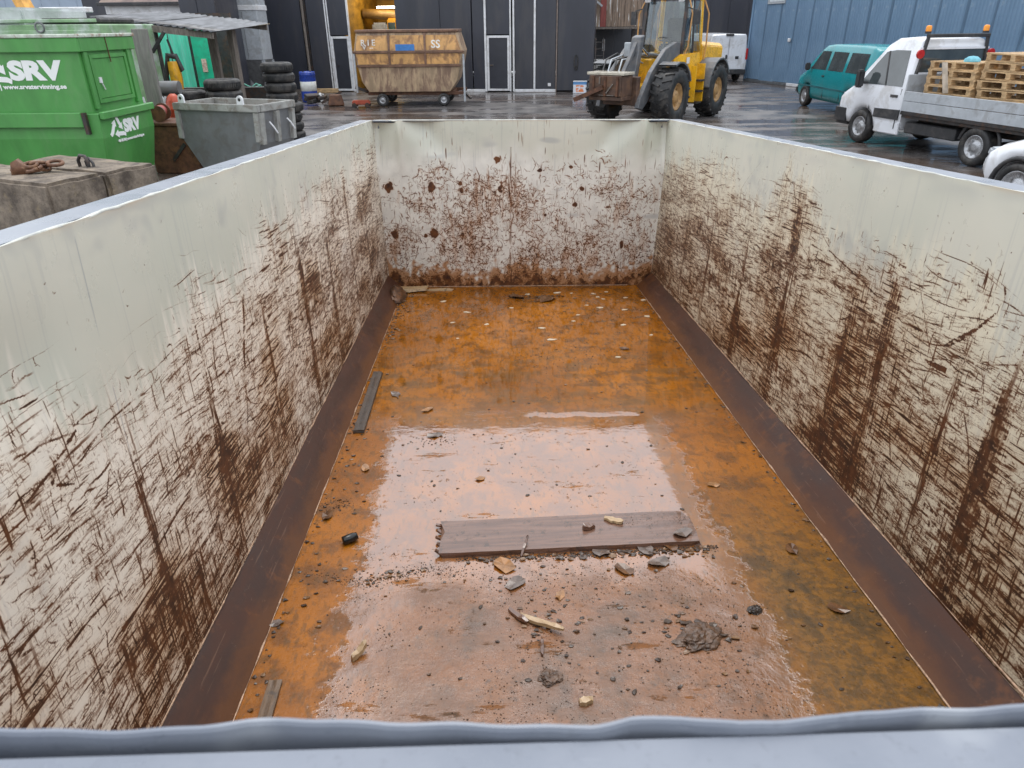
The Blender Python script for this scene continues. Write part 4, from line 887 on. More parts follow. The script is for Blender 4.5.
# low building behind with brown roof and white fascia
bb_ = thing('brown_roofed_house', 'low building with brown roof and white fascia behind the shed', 'house', (-14.6, 29.0, 0), math.radians(-3))
MB().bb(0, 4.0, .3, 5, 0, 3.28).build('wall', m_lgrey, bb_)
MB().bb(-.2, 4.2, .2, .29, 2.95, 3.28).build('fascia', m_white, bb_, .01)
MB().prism([(-.0, 3.30), (5.3, 3.30), (2.6, 4.7)], 'x', -.3, 4.3).build('roof', mat('brown_roof_felt', (.15, .10, .085), .6, 0, .35, 3, dirt=(.3, .22, .16), dirt_amt=.5, dscale=1), bb_)
MB().bb(-.34, 4.3, -.08, .0, 3.22, 3.33).build('gutter', m_plastic, bb_, .01)
fb = thing('far_blue_grey_hall', 'pale blue-grey sheet hall far behind the green skips', 'building', (-30, 46, 0), math.radians(4))
for k in range(14): MB().bb(k * 1.0, k * 1.0 + .985, 0, .1, 0, 8).build('wall_sheet', mat('pale_blue_sheet', (.30, .37, .46), .45, 0, .1, 1) if k == 0 else bpy.data.materials['pale_blue_sheet'], fb)
MB().bb(0, 14, .11, 8, 0, 7.9).build('core', m_lgrey, fb)
# ---------------------------------------------------------------- green skip with lettering
m_green = mat('green_skip_paint', (.075, .285, .066), .4, 0, .14, 2.5, dirt=(.12, .30, .10), dirt_amt=.5, dscale=3, stretch=(1, 1, .4))
m_edge = mat('worn_pale_edge', (.50, .55, .47), .45, 0, .25, 8, dirt=(.25, .13, .07), dirt_amt=.8, dscale=7)
gs = thing('green_waste_skip', 'large bright green waste skip with white lettering at the left edge', 'skip', (-6.33, 11.42, 0), math.radians(-1.5))
GL, GD, GH = 4.6, 1.60, 2.38
MB().bb(-GL, -.03, .03, GD, .95, GH - .1).build('upper_body', m_green, gs, .01)
MB().loft([[(-GL, .10, .12), (-.10, .10, .12), (-.10, GD - .05, .12), (-GL, GD - .05, .12)], [(-GL, -.03, .95), (.06, -.03, .95), (.06, GD + .02, .95), (-GL, GD + .02, .95)], [(-GL, -.03, 1.31), (.06, -.03, 1.31), (.06, GD + .02, 1.31), (-GL, GD + .02, 1.31)]], False).build('lower_body', m_green, gs, .012)
MB().bb(-GL, -.16, -.11, -.035, 1.12, 1.335).build('side_beam', m_green, gs, .012)
MB().bb(-GL, .03, -.03, .03, GH - .22, GH - .03).bb(-.03, .03, .031, GD + .02, GH - .22, GH - .03).build('top_rail', m_green, gs, .01)
MB().bb(-GL, .05, -.045, .10, GH - .028, GH + .02).bb(-.09, .05, .101, GD + .04, GH - .028, GH + .02).build('rim_cap', m_edge, gs, .008)
for y in (.10, 1.35): MB().bb(-.031, .022, y, y + .09, 1.36, GH - .221).build('end_post', m_green, gs, .008)
hd = MB().bb(-.031, .012, .27, 1.20, 1.50, 2.06).build('hatch_door', m_green, gs, .006)
MB().bb(-.029, .028, .20, .265, 1.44, 2.12).bb(-.029, .028, 1.205, 1.27, 1.44, 2.12).bb(-.029, .028, .266, 1.204, 2.065, 2.12).bb(-.029, .028, .266, 1.204, 1.44, 1.495).build('frame', m_green, hd)
MB().bb(.013, .03, .33, .40, 1.72, 1.80).bar((.03, .37, 1.72), (.036, .41, 1.62), .014, .01).build('latch', m_white, hd)
MB().bar((.035, .74, GH + .02), (.035, .76, 2.0), .012, .012).build('rust_rod', m_rust, gs)
MB().bb(.061, .13, .0, GD + .02, 1.22, 1.33).build('end_ledge', m_green, gs, .012)
for x in (-1.75, -3.4): MB().bb(x - .04, x + .04, -.0305, .029, 1.335, GH - .222).build('side_post', m_green, gs, .006)
MB().bb(-.155, -.10, -.10, -.035, 1.02, 1.33).build('beam_end_plate', m_iron, gs)
m_let = mat('white_vinyl_lettering', (.85, .87, .85), .4, 0, .02, 5)
text('lettering', 'SRV', .345, m_let, gs, (-1.14, .0265, 1.80), (PI / 2, 0, 0), .002, .020, sx=1.36)
text('lettering', '46 46 00 | www.srvatervinning.se', .088, m_let, gs, (-1.76, .0265, 1.665), (PI / 2, 0, 0), .002, .003, sx=1.20)
def arrows(parent, M):
    """three bent arrows round a triangle, the firm's mark"""
    q = MB(); C3 = [Vector((0, .20)), Vector((.19, -.11)), Vector((-.19, -.11))]
    for k in range(3):
        a, b = C3[k], C3[(k + 1) % 3]; d = (b - a).normalized(); n_ = Vector((d.y, -d.x)); w = .036
        p0, p1, p2 = a + d * .03 - n_ * .012, a + d * .19, a + d * .30
        for pts in ([p0 - n_ * w, p1 - n_ * w, p1 + n_ * w, p0 + n_ * w], [p1 - n_ * w * 2, p2, p1 + n_ * w * 2], [p0 + n_ * w, p0 - n_ * w, p0 - d * .05 - n_ * w * 1.6, p0 - d * .07]):
            q.prism([(p.x, p.y) for p in pts], 'z', -.002 - .0006 * k, .002 + .0006 * k)
    return q.build('recycling_mark', m_let, parent, M=M)
arrows(gs, Matrix.Translation((-1.37, .0255, 1.92)) @ Matrix.Rotation(PI / 2, 4, 'X') @ Matrix.Diagonal((1.05, 1.05, 1, 1)))
Me = Matrix.Translation((.066, .72, 1.03)) @ Matrix.Rotation(PI / 2, 4, 'Z') @ Matrix.Rotation(PI / 2, 4, 'X')
arrows(gs, Matrix.Translation((.064, .42, 1.06)) @ Matrix.Rotation(PI / 2, 4, 'Z') @ Matrix.Rotation(PI / 2, 4, 'X') @ Matrix.Diagonal((.95, .85, 1, 1)))
o = text('lettering', 'SRV', .25, m_let, gs, (.0635, .62, .975), (PI / 2, 0, PI / 2), .002, .016, sx=1.2)
o = text('lettering', '46 46 00 | www.srvatervinning.se', .055, m_let, gs, (.055, .38, .84), (PI / 2, 0, PI / 2), .006, .002, sx=1.1)
# the lettering on the bulged lower end sits just above the break of the plate
g2 = thing('pale_green_container', 'faded pale green container standing behind the lettered green skip', 'container', (-9.0, 15.2, 0), math.radians(-3))
m_pg = mat('faded_green_paint', (.22, .36, .19), .5, 0, .25, 2, dirt=(.52, .56, .54), dirt_amt=.8, dscale=1.6, drange=(.42, .6))
MB().bb(-4.5, 1.1, 0, 2.3, .15, 2.55).build('body', m_pg, g2, .02)
MB().bb(-4.5, 1.12, -.05, 0, 2.36, 2.45).bb(-4.5, 1.12, -.05, 0, 2.58, 2.64).build('rail', m_pg, g2, .01)
MB().bb(-4.5, -.35, .05, 2.2, 2.551, 2.85).build('lid', mat('whitish_lid', (.55, .58, .58), .4, 0, .15, 2, dirt=(.2, .3, .2), dscale=1.5), g2, .05, 2)
MB().lathe([(.10, .0), (.10, .02), (.07, .02), (.07, 0), (.10, 0)], (.0, -.06, 2.5), (0, -1, 0), 16).build('lifting_eye', m_grey, g2)
MB().bb(-.2, 1.0, .3, 1.6, 2.56, 2.66).build('rubber_flap', m_black, g2, .03)
ob = thing('orange_loading_arm', 'orange crane arm tip showing above the pale green container', 'crane', (-12.3, 20.5, 0))
MB().bar((0, 0, 2.6), (-.5, .2, 3.8), .26, .3).build('arm', mat('orange_crane_paint', (.75, .38, .08), .4), ob); MB().bb(.2, 1.4, 0, .4, 2.85, 2.98).build('white_plate', m_white, ob, .02); MB().bb(-.6, 1.4, 0, .6, 0, 2.6).build('column', m_iron, ob)
# ---------------------------------------------------------------- concrete blocks
def conc():
    t = NT('mossy_old_concrete'); v = t.coord(); a = t.noise(v, 4, 7, .68); b = t.noise(v, 38, 5, .7); s = t.n('SeparateXYZ'); g_ = t.n('NewGeometry'); t.l(g_.outputs['Normal'], s.inputs[0])
    c = t.mix(t.rng(a, .32, .66), (.075, .058, .045), (.26, .21, .16)); c = t.mix(t.math('MULTIPLY', t.rng(b, .54, .7), .7), c, (.05, .042, .03)); c = t.mix(t.math('MULTIPLY', t.rng(t.noise(v, 6, 6, .7, 0, ), .55, .68), .6), c, (.26, .20, .12))
    t.set(Base_Color=c, Roughness=.8); t.bump(t.math('ADD', a, t.math('MULTIPLY', b, .35)), .8, .02); return t.m
m_conc = conc()
def block(name, label, lx0, ly0, ly1, h):
    o = thing(name, label, 'concrete block', (-4.89, 7.59, ground_z(7.9)), math.radians(-23.6), 'concrete blocks beside the container')
    bm = bmesh.new(); bmesh.ops.create_cube(bm, size=1)
    for v in bm.verts: v.co = Vector((lx0 / 2 + v.co.x * lx0, (ly0 + ly1) / 2 + v.co.y * (ly1 - ly0), h / 2 + v.co.z * h)) if lx0 > 0 else Vector((lx0 / 2 - v.co.x * lx0, (ly0 + ly1) / 2 + v.co.y * (ly1 - ly0), h / 2 + v.co.z * h))
    bmesh.ops.bevel(bm, geom=bm.edges[:], offset=.035, segments=2, affect='EDGES')
    bmesh.ops.subdivide_edges(bm, edges=bm.edges[:], cuts=6, use_grid_fill=True)
    rr = random.Random(h * 77 + ly0)
    from mathutils import noise as mn
    for v in bm.verts:
        n_ = mn.noise_vector(v.co * 3.1 + Vector((ly0, 3, 1))) * .018 + mn.noise_vector(v.co * 11) * .007; v.co += n_
        v.co.z = max(v.co.z, 0)
    bmesh.ops.recalc_face_normals(bm, faces=bm.faces)
    me = bpy.data.meshes.new('block_body'); bm.to_mesh(me); bm.free(); me.materials.append(m_conc)
    b = bpy.data.objects.new('block_body', me); COL.objects.link(b); b.parent = o; return o
b1 = block('concrete_block', 'nearer big stained concrete block with rusty chain on top', -1.9, -.03, .665, .96)
b2 = block('concrete_block', 'further stained concrete block with a steel lifting loop in its top', -1.7, .69, 1.40, .955)
MB().tube([(-.62, .86, .92), (-.63, .86, 1.03), (-.58, .86, 1.09), (-.50, .86, 1.085), (-.47, .86, 1.02), (-.48, .86, .92)], .02, 8).tube([(-.55, .9, .92), (-.56, .9, 1.02), (-.50, .9, 1.06), (-.44, .9, 1.0), (-.44, .9, .92)], .016, 8).build('lifting_loop', m_iron, b2)
chn = thing('rusty_chain', 'coiled rusty lifting chain lying on the nearer concrete block', 'chain', (-5.36, 8.22, ground_z(7.9) + .955), .3)
r_ = random.Random(77); m_chain = mat('rusty_chain_steel', (.14, .065, .035), .6, 0, .4, 14, dirt=(.28, .16, .08), dscale=16)
for k in range(9):
    a = k * .75; cx, cy = .05 * (k - 4) + .05 * math.sin(a), .07 * math.cos(a * 1.3); q = MB(); n = 14
    M = Matrix.Translation((cx, cy, .045 + .03 * (k % 3))) @ Matrix.Rotation(a * 1.7, 4, 'Z') @ Matrix.Rotation(.5 * math.sin(k * 2.2), 4, 'X')
    pts = [M @ Vector((.085 * math.cos(t_), .045 * math.sin(t_), 0)) for t_ in [2 * PI * i / n for i in range(n + 1)]]
    q.tube(pts, .02, 6).build('chain_link', m_chain, chn)
q = MB(); q.loft([[(-.26 + x, -.06, .0), (-.26 + x, .07, .0), (-.26 + x, .06, h), (-.26 + x, -.05, h)] for x, h in ((0, .05), (.02, .14), (.08, .17), (.14, .10), (.2, .06))], True).build('hook', m_chain, chn)
# ---------------------------------------------------------------- vehicles
def ring_at(x, zb, zs, zt, w, wt, n=1):
    """closed section of a body: sill, flank, shoulder, roof edge"""
    ed = min(.07, (zt - zs) * .3)
    h = [(w * .93, zb), (w * .985, zb + .25 * (zs - zb)), (w, zb + .6 * (zs - zb)), (w * .985, zs), (wt + .015, zt - ed), (wt - .05, zt - .012), (wt * .5, zt)]
    return [(x, -a, z) for a, z in h] + [(x, a, z) for a, z in h[::-1]]
def van_body(st, m, parent, name='body', arches=(), r=.38):
    """st: list of (x, zb, zs, zt, w, wt); arches lift the sill in a half circle"""
    xs = [s[0] for s in st]; X = sorted(set([round(x, 3) for x in np.linspace(xs[0], xs[-1], 40)] + xs + [round(a + r * math.cos(t), 3) for a in arches for t in [i * PI / 10 for i in range(11)]]))
    rings = []
    for x in X:
        if x < xs[0] or x > xs[-1]: continue
        v = [float(np.interp(x, xs, [s[k] for s in st])) for k in range(1, 6)]
        for a in arches:
            if abs(x - a) < r: v[0] = max(v[0], .33 + math.sqrt(r * r - (x - a) ** 2))
        rings.append(ring_at(x, *v))
    return MB().loft(rings, True).build(name, m, parent)
def side_quad(pts, y_of, th=.006):
    """window or trim lying on the flank: pts (x,z) outline, y_of(x,z) flank surface"""
    n = len(pts); P = [(x, y_of(x, z) + th, z) for x, z in pts] + [(x, y_of(x, z) - .01, z) for x, z in pts]
    return MB().add(P, [tuple(range(n)), tuple(range(n, 2 * n))[::-1]] + [(i, (i + 1) % n, n + (i + 1) % n, n + i) for i in range(n)])
def flank(zs, zt, w, wt):
    def f(x, z):
        ed = min(.07, (zt - zs) * .3)
        return float(np.interp(z, [.2, .6, zs, zt - ed], [w * .985, w, w * .985, wt + .015]))
    return f
def flip(mb): mb.v = [(x, -y, z) for x, y, z in mb.v]; return mb
# --- teal minibus
m_teal = mat('teal_vehicle_paint', (.010, .245, .275), .22, 0, .05, 3, dirt=(.05, .22, .24), dirt_amt=.4, dscale=2, spec=.6)
tv = thing('teal_minibus', 'teal minibus parked in front of the blue corrugated wall', 'van', (10.72, 21.9, 0), math.atan2(.999, -.04))
st = [(-.98, .45, 1.0, 1.60, .74, .62), (-.93, .32, 1.02, 1.75, .82, .68), (-.70, .28, 1.05, 1.83, .90, .72), (0, .27, 1.06, 1.86, .92, .73), (1.8, .27, 1.06, 1.86, .92, .73), (2.2, .27, 1.06, 1.83, .92, .72), (2.45, .27, 1.05, 1.75, .92, .71), (3.0, .27, 1.04, 1.32, .91, .80), (3.15, .28, .98, 1.10, .90, .80), (3.6, .30, .86, .98, .86, .74), (3.78, .38, .72, .84, .76, .60)]
van_body(st, m_teal, tv, arches=(0, 2.92), r=.37)
fl = flank(1.06, 1.86, .92, .73)
for s in (1, -1):
    for x0, x1, nm in ((-.62, .42, 'rear_side_window'), (.58, 1.55, 'middle_side_window'), (1.70, 2.50, 'front_side_window')):
        pts = [(x0, 1.14), (x1, 1.14), (x1 - (.02 if x1 < 2 else .50), 1.66), (x0 + .02, 1.66)]
        if x1 > 2: pts = [(1.70, 1.14), (2.78, 1.14), (2.66, 1.22), (2.30, 1.66), (1.72, 1.66)]
        q = side_quad(pts, fl); (q if s > 0 else flip(q)).build(nm, m_glass, tv)
    q = side_quad([(-.85, .62), (3.5, .62), (3.5, .66), (-.85, .66)], flank(1.06, 1.86, .925, .73), .004); (q if s > 0 else flip(q)).build('trim_strip', mat('dark_teal_strip', (.02, .12, .14), .4) if s > 0 else bpy.data.materials['dark_teal_strip'], tv)
    for x in (.50, 1.62, 2.62): q = side_quad([(x, .36), (x + .012, .36), (x + .012, 1.08), (x, 1.08)], flank(1.06, 1.86, .922, .73), .002); (q if s > 0 else flip(q)).build('door_gap', m_plastic, tv)
    q = side_quad([(1.68, .95), (1.84, .95), (1.84, .99), (1.68, .99)], fl, .02); (q if s > 0 else flip(q)).build('door_handle', m_plastic, tv)
    for x in (0, 2.92): rubber_tyre(None, (x, s * .83, .315), (0, s, 0), .315, .2, .20, m_rim_steel, 24, parent=tv)
    MB().box((2.72, s * 1.02, 1.20), (.12, .16, .22)).build('mirror', m_plastic, tv, .03, 2)
    MB().box((3.70, s * .60, .66), (.12, .26, .18)).build('headlight', m_lgrey, tv, .02)
    MB().box((-.965, s * .70, .95), (.06, .12, .5)).build('tail_light', m_red, tv, .02)
MB().box((-.955, 0, 1.42), (.03, 1.2, .55), ry=.16).build('rear_window', m_glass, tv, .01)
MB().add([(2.50, -.66, 1.68), (2.50, .66, 1.68), (3.02, .76, 1.20), (3.02, -.76, 1.20), (2.46, -.66, 1.64), (2.46, .66, 1.64), (2.98, .76, 1.16), (2.98, -.76, 1.16)], [(0, 1, 2, 3), (7, 6, 5, 4), (0, 4, 5, 1), (1, 5, 6, 2), (2, 6, 7, 3), (3, 7, 4, 0)]).build('windscreen', m_glass, tv)
MB().box((3.72, 0, .46), (.22, 1.7, .24)).build('front_bumper', m_plastic, tv, .05, 2); MB().box((-.98, 0, .45), (.16, 1.7, .24)).build('rear_bumper', m_plastic, tv, .05, 2)
# --- white dropside truck with pallets
tr = thing('white_dropside_truck', 'white dropside truck with amber beacons carrying a load of pallets', 'truck', (9.60, 13.86, 0), math.atan2(.971, -.238))
WB_ = 3.23
st = [(2.02, .42, 1.12, 2.0, .93, .74), (2.06, .40, 1.14, 2.13, .96, .76), (2.3, .40, 1.15, 2.18, .97, .78), (2.75, .40, 1.16, 2.15, .97, .77), (3.0, .40, 1.16, 2.03, .97, .77), (3.62, .40, 1.14, 1.34, .95, .86), (3.7, .40, 1.05, 1.24, .95, .84), (4.05, .42, .92, 1.08, .90, .76), (4.16, .50, .78, .92, .80, .66)]
van_body(st, m_white_car, tr, 'cab', arches=(WB_,), r=.42)
fl = flank(1.15, 2.18, .97, .78)
for s in (1, -1):
    q = side_quad([(2.16, 1.24), (3.46, 1.24), (3.36, 1.34), (2.92, 1.88), (2.66, 1.92), (2.26, 1.92)], fl, .005); (q if s > 0 else flip(q)).build('side_window', m_glass, tr)
    q = side_quad([(2.62, 1.24), (2.66, 1.24), (2.86, 1.9), (2.82, 1.9)], fl, .011); (q if s > 0 else flip(q)).build('window_bar', m_plastic, tr)
    q = side_quad([(2.05, .60), (2.80, .60), (2.80, .78), (2.05, .80)], fl, .012); (q if s > 0 else flip(q)).build('side_moulding', m_plastic, tr, .003)
    for x in (2.13, 3.0): q = side_quad([(x, .42), (x + .012, .42), (x + .012, 1.2), (x, 1.2)], fl, .002); (q if s > 0 else flip(q)).build('door_gap', m_plastic, tr)
    q = side_quad([(2.20, 1.03), (2.40, 1.03), (2.40, 1.08), (2.20, 1.08)], fl, .02); (q if s > 0 else flip(q)).build('door_handle', m_plastic, tr)
    mr = MB().box((3.26, s * 1.12, 1.34), (.16, .14, .36)).build('mirror', m_plastic, tr, .03, 2); MB().bar((3.22, s * .93, 1.26), (3.26, s * 1.07, 1.26), .05, .05).build('mirror_arm', m_plastic, mr)
    rubber_tyre(None, (WB_, s * .84, .35), (0, s, 0), .35, .22, .21, m_rim_steel, 26, parent=tr)
    rubber_tyre(None, (0, s * .86, .35), (0, s, 0), .35, .24, .21, m_rim_steel, 26, parent=tr)
    MB().box((4.03, s * .70, .86), (.24, .24, .26), ry=-.4).build('headlight', m_lgrey, tr, .03, 2)
    MB().tube([(.46 * math.cos(a), s * .86, .36 + .46 * math.sin(a)) for a in [.15 + i * (PI - .3) / 12 for i in range(13)]], .035, 6).build('mudguard', m_plastic, tr)
    MB().bb(-1.45, 1.95, s * 1.00, s * 1.035, .93, 1.12).build('lower_sideboard', m_lgrey, tr, .006); MB().bb(-1.45, 1.95, s * 1.00, s * 1.035, 1.128, 1.31).build('upper_sideboard', m_lgrey, tr, .006)
    MB().bb(-1.45, 1.95, s * .98, s * 1.03, .86, .925).build('bed_rail', m_iron, tr, .006)
    MB().bb(.55, 1.9, s * .62, s * .9, .50, .72).build('tool_box', m_plastic, tr, .02)
    MB().bb(2.02, 2.75, s * .88, s * .95, .30, .56).build('step_panel', m_white_car, tr, .02)
    MB().cyl((2.06, s * .70, 2.23), (2.06, s * .70, 2.27), .06, 12).build('beacon_base', m_plastic, tr)
    MB().lathe([(.055, 0), (.055, .08), (.040, .105), (.001, .11)], (2.06, s * .70, 2.27), (0, 0, 1), 14).build('beacon', m_amber, tr)
    MB().bar((1.99, s * .84, 1.35), (1.99, s * .72, 2.17), .06, .06, (1, 0, 0)).build('headboard_post', m_plastic, tr, .01)
    MB().cyl((1.93, s * .86, 1.86), (1.97, s * .86, 1.86), .085, 14).build('work_light', m_red, tr)
MB().bar((1.99, -.75, 2.19), (1.99, .75, 2.19), .08, .07).build('headboard_bar', m_plastic, tr, .01)
MB().bb(2.000, 2.018, -.78, .78, 1.52, 1.94).build('rear_cab_window', m_glass, tr, .005)
MB().bb(1.985, 2.022, -.82, .82, 1.942, 1.98).bb(1.985, 2.022, -.82, .82, 1.48, 1.518).build('window_frame', m_white_car, tr)
MB().add([(3.02, -.70, 1.97), (3.02, .70, 1.97), (3.62, .82, 1.36), (3.62, -.82, 1.36), (2.98, -.70, 1.93), (2.98, .70, 1.93), (3.58, .82, 1.32), (3.58, -.82, 1.32)], [(0, 1, 2, 3), (7, 6, 5, 4), (0, 4, 5, 1), (1, 5, 6, 2), (2, 6, 7, 3), (3, 7, 4, 0)]).build('windscreen', m_glass, tr)
MB().box((3.93, 0, .55), (.54, 1.88, .44)).build('front_bumper', m_plastic, tr, .08, 2)
MB().bb(-1.45, 1.95, -.978, .978, .80, .855).build('bed_floor', m_iron, tr)
MB().bb(-1.49, -1.455, -1.03, 1.03, .88, 1.31).build('tailboard', m_lgrey, tr, .006); MB().bb(1.955, 1.985, -1.0, 1.0, .88, 1.62).build('headboard', m_lgrey, tr, .006)
for y in (-.42, .42): MB().bb(-1.4, 3.0, y - .04, y + .04, .62, .795).build('chassis_beam', m_iron, tr)
MB().cyl((0, -.72, .35), (0, .72, .35), .06, 10).build('axle', m_iron, tr)
MB().bb(1.55, 1.75, .30, .60, .862, 1.20).build('grey_carton', m_lgrey, tr, .01)
for ch in tr.children:
    if ch.name.split('.')[0] in ('lower_sideboard', 'upper_sideboard', 'bed_rail', 'bed_floor', 'tailboard', 'headboard', 'chassis_beam', 'tool_box', 'grey_carton'): ch.location.z -= .13
def make_pallet(label, zrot, loc, tilt=(0, 0)):
    t = thing('wooden_pallet', label, 'pallet', loc, zrot, 'pallets on the dropside truck')
    t.rotation_euler = (tilt[0], tilt[1], zrot)
    for k in range(5): MB().bb(-.60, .60, -.40 + k * .17, -.40 + k * .17 + .115, .122, .144).build('top_board', m_wood, t)
    for x in (-.53, 0, .53): MB().bb(x - .05, x + .05, -.40, .40, .10, .121).build('cross_board', m_wood, t)
    for x in (-.53, 0, .53):
        for y in (-.33, 0, .33): MB().bb(x - .05, x + .05, y - .06, y + .06, .023, .099).build('block', m_wood, t)
    for y in (-.33, 0, .33): MB().bb(-.60, .60, y - .05, y + .05, 0, .022).build('base_board', m_wood, t)
    return t
ang = math.atan2(.971, -.238)
def tw(x, y, z): return tuple(Matrix.Translation((9.60, 13.86, 0)) @ Matrix.Rotation(ang, 4, 'Z') @ Vector((x, y, z)))
p0 = make_pallet('lowest pallet of the low stack behind the truck cab', ang, tw(1.10, .42, .73)); base_children = None
r_ = random.Random(6); nm = ['lowest', 'second lowest', 'third', 'fourth', 'fifth', 'sixth', 'seventh', 'eighth', 'topmost']
def put_pallet(x, y, z, rz, label, tilt=(0, 0)):
    o = copy_tree(p0); o.location = tw(x, y, z); o.rotation_euler = (tilt[0], tilt[1], ang + rz); o['label'] = label; return o
for k in range(1, 7): put_pallet(1.10 + r_.uniform(-.03, .03), .42 + r_.uniform(-.03, .03), .73 + k * .146, r_.uniform(-.03, .03), (nm[k] if k < 6 else 'topmost') + ' pallet of the low stack behind the truck cab')
for k in range(8): put_pallet(-.18 + r_.uniform(-.04, .04), .42 + r_.uniform(-.04, .04), .73 + k * .150, r_.uniform(-.06, .06), (nm[k] if k < 7 else 'topmost') + ' pallet of the tall rear stack on the truck', (r_.uniform(-.02, .02), r_.uniform(-.02, .02)))
put_pallet(-1.05, .5, 1.25, .1, 'pallet standing tilted against the tall rear stack', (0, 1.15))
lb = thing('loose_board', 'single board leaning diagonally against the low pallet stack on the truck', 'board'); lb.location = (0, 0, 0)
a_, b_ = Vector(tw(1.20, .93, 1.74)), Vector(tw(.95, .98, 1.21)); MB().bar(a_, b_, .10, .022, (0, 0, 1)).build('board', mat('grey_board_wood', (.42, .36, .29), .6), lb)
cp = thing('folded_blue_cloth', 'light blue cloth lying on top of the low pallet stack', 'cloth', tw(.95, .55, .73 + 7 * .146 + .005))
MB().loft([[(r * math.cos(a), r * math.sin(a) * .8, z) for a in [i * PI / 6 for i in range(12)]] for r, z in ((.15, 0), (.14, .05), (.08, .09), (.01, .10))], True).build('cloth', mat('light_blue_cloth', (.18, .48, .58), .7), cp)
# --- white van seen from behind
wv = thing('white_panel_van', 'white panel van seen from behind beyond the yellow loader', 'van', (10.1, 35.6, 0), math.radians(93))
st = [(-.02, .36, 1.0, 1.97, .88, .77), (.06, .34, 1.0, 2.02, .94, .80), (3.2, .34, 1.0, 2.04, .95, .82), (3.7, .34, 1.0, 1.9, .95, .80), (4.4, .34, 1.0, 1.25, .92, .8), (5.0, .4, .8, 1.0, .85, .7)]
van_body(st, m_white_car, wv, arches=(1.0, 4.0), r=.37)
for s in (1, -1):
    MB().bb(-.05, -.022, s * .01, s * .80, .55, 1.88).build('rear_door', m_white_car, wv, .02, 2)
    MB().bb(-.06, .04, s * .83, s * .93, .95, 1.42).build('tail_light', m_red, wv, .02)
    for x in (1.0, 4.0): rubber_tyre(None, (x, s * .84, .33), (0, s, 0), .33, .22, .2, m_rim_steel, 20, parent=wv)
MB().bb(-.085, -.051, .04, .12, .98, 1.16).bb(-.085, -.051, -.5, -.34, .98, 1.10).build('door_handle', m_plastic, wv, .01)
MB().bb(-.08, .06, -.18, .18, 1.93, 2.03).build('brake_light', m_plastic, wv, .02); MB().bb(-.14, .05, -.9, .9, .34, .54).build('rear_bumper', m_plastic, wv, .03, 2)
# --- white car at the right edge
wc = thing('white_car', 'white car whose front wheel shows at the right picture edge', 'car', (8.36, 7.35, .06), math.atan2(.971, -.238))
st = [(-.95, .5, .9, 1.2, .70, .60), (-.85, .3, .95, 1.45, .84, .66), (-.2, .25, .98, 1.56, .9, .66), (.9, .25, .98, 1.58, .91, .66), (1.5, .25, .97, 1.48, .91, .66), (2.1, .25, .95, 1.06, .91, .74), (2.8, .26, .86, .98, .90, .72), (3.2, .32, .74, .86, .84, .62), (3.42, .42, .60, .70, .66, .45)]
van_body(st, m_white_car, wc, arches=(0, 2.62), r=.40)
fl = flank(.98, 1.58, .91, .66)
for s in (1, -1):
    q = side_quad([(-.5, 1.02), (2.0, 1.02), (1.3, 1.42), (-.3, 1.44)], fl, .004); (q if s > 0 else flip(q)).build('side_window', m_glass, wc)
    MB().tube([(2.62 + .41 * math.cos(a), s * .885, .33 + .41 * math.sin(a)) for a in [-.1 + i * (PI + .2) / 16 for i in range(17)]], .034, 6).build('arch_trim', m_plastic, wc)
    MB().tube([(.41 * math.cos(a), s * .885, .33 + .41 * math.sin(a)) for a in [-.1 + i * (PI + .2) / 16 for i in range(17)]], .034, 6).build('arch_trim', m_plastic, wc)
    for x in (0, 2.62): rubber_tyre(None, (x, s * .80, .34), (0, s, 0), .345, .22, .24, m_rim_steel, 28, parent=wc)
    MB().box((3.22, s * .60, .70), (.28, .26, .12), ry=-.3).build('headlight', m_lgrey, wc, .03, 2)
    MB().box((1.75, s * 1.0, 1.05), (.12, .18, .14)).build('mirror', m_white_car, wc, .03, 2)
# --- yellow wheel loader
wl = thing('yellow_wheel_loader', 'yellow wheel loader with grey lift arms and big black tyres', 'wheel loader', (5.17, 22.95, 0), math.atan2(-.8, -.6))
m_arm = mat('dark_grey_loader_paint', (.115, .12, .13), .42, 0, .2, 5, dirt=(.2, .17, .14), dirt_amt=.4, dscale=5)
m_tan = mat('tan_wheel_rim', (.42, .25, .10), .5, 0, .2, 8, dirt=(.16, .1, .06), dscale=7)
m_yel2 = mat('yellow_loader_paint', (.86, .47, .02), .3, 0, .10, 3, dirt=(.30, .16, .03), dirt_amt=.45, dscale=3.5, spec=.55)
for x in (0, 2.75):
    for s in (1, -1): rubber_tyre(None, (x, s * .98, .72), (0, s, 0), .70, .50, .34, m_tan, 32, lug=20, parent=wl)
MB().loft([[(x, -w, zb), (x, w, zb), (x, w, zt - .1), (x, w - .1, zt), (x, -w + .1, zt), (x, -w, zt - .1)] for x, w, zb, zt in ((-1.45, .62, .75, 1.75), (-1.3, .70, .62, 1.92), (-.2, .72, .60, 1.98), (.35, .74, .60, 2.0))], False).build('engine_hood', m_yel2, wl, .02, 2)
MB().bb(-1.62, -1.40, -.85, .85, .60, 1.05).build('counterweight', m_yel2, wl, .05, 2)
MB().loft([[(x, -w, zb), (x, w, zb), (x, w, zt), (x, -w, zt)] for x, w, zb, zt in ((.36, .72, .85, 1.72), (.9, .74, .85, 1.72), (1.55, .72, .95, 1.70), (1.95, .66, 1.0, 1.60))], False).build('cab_base', m_yel2, wl, .02, 2)
MB().bb(.36, 1.5, -.5, .5, .5, .849).build('rear_frame', m_yel2, wl, .02)
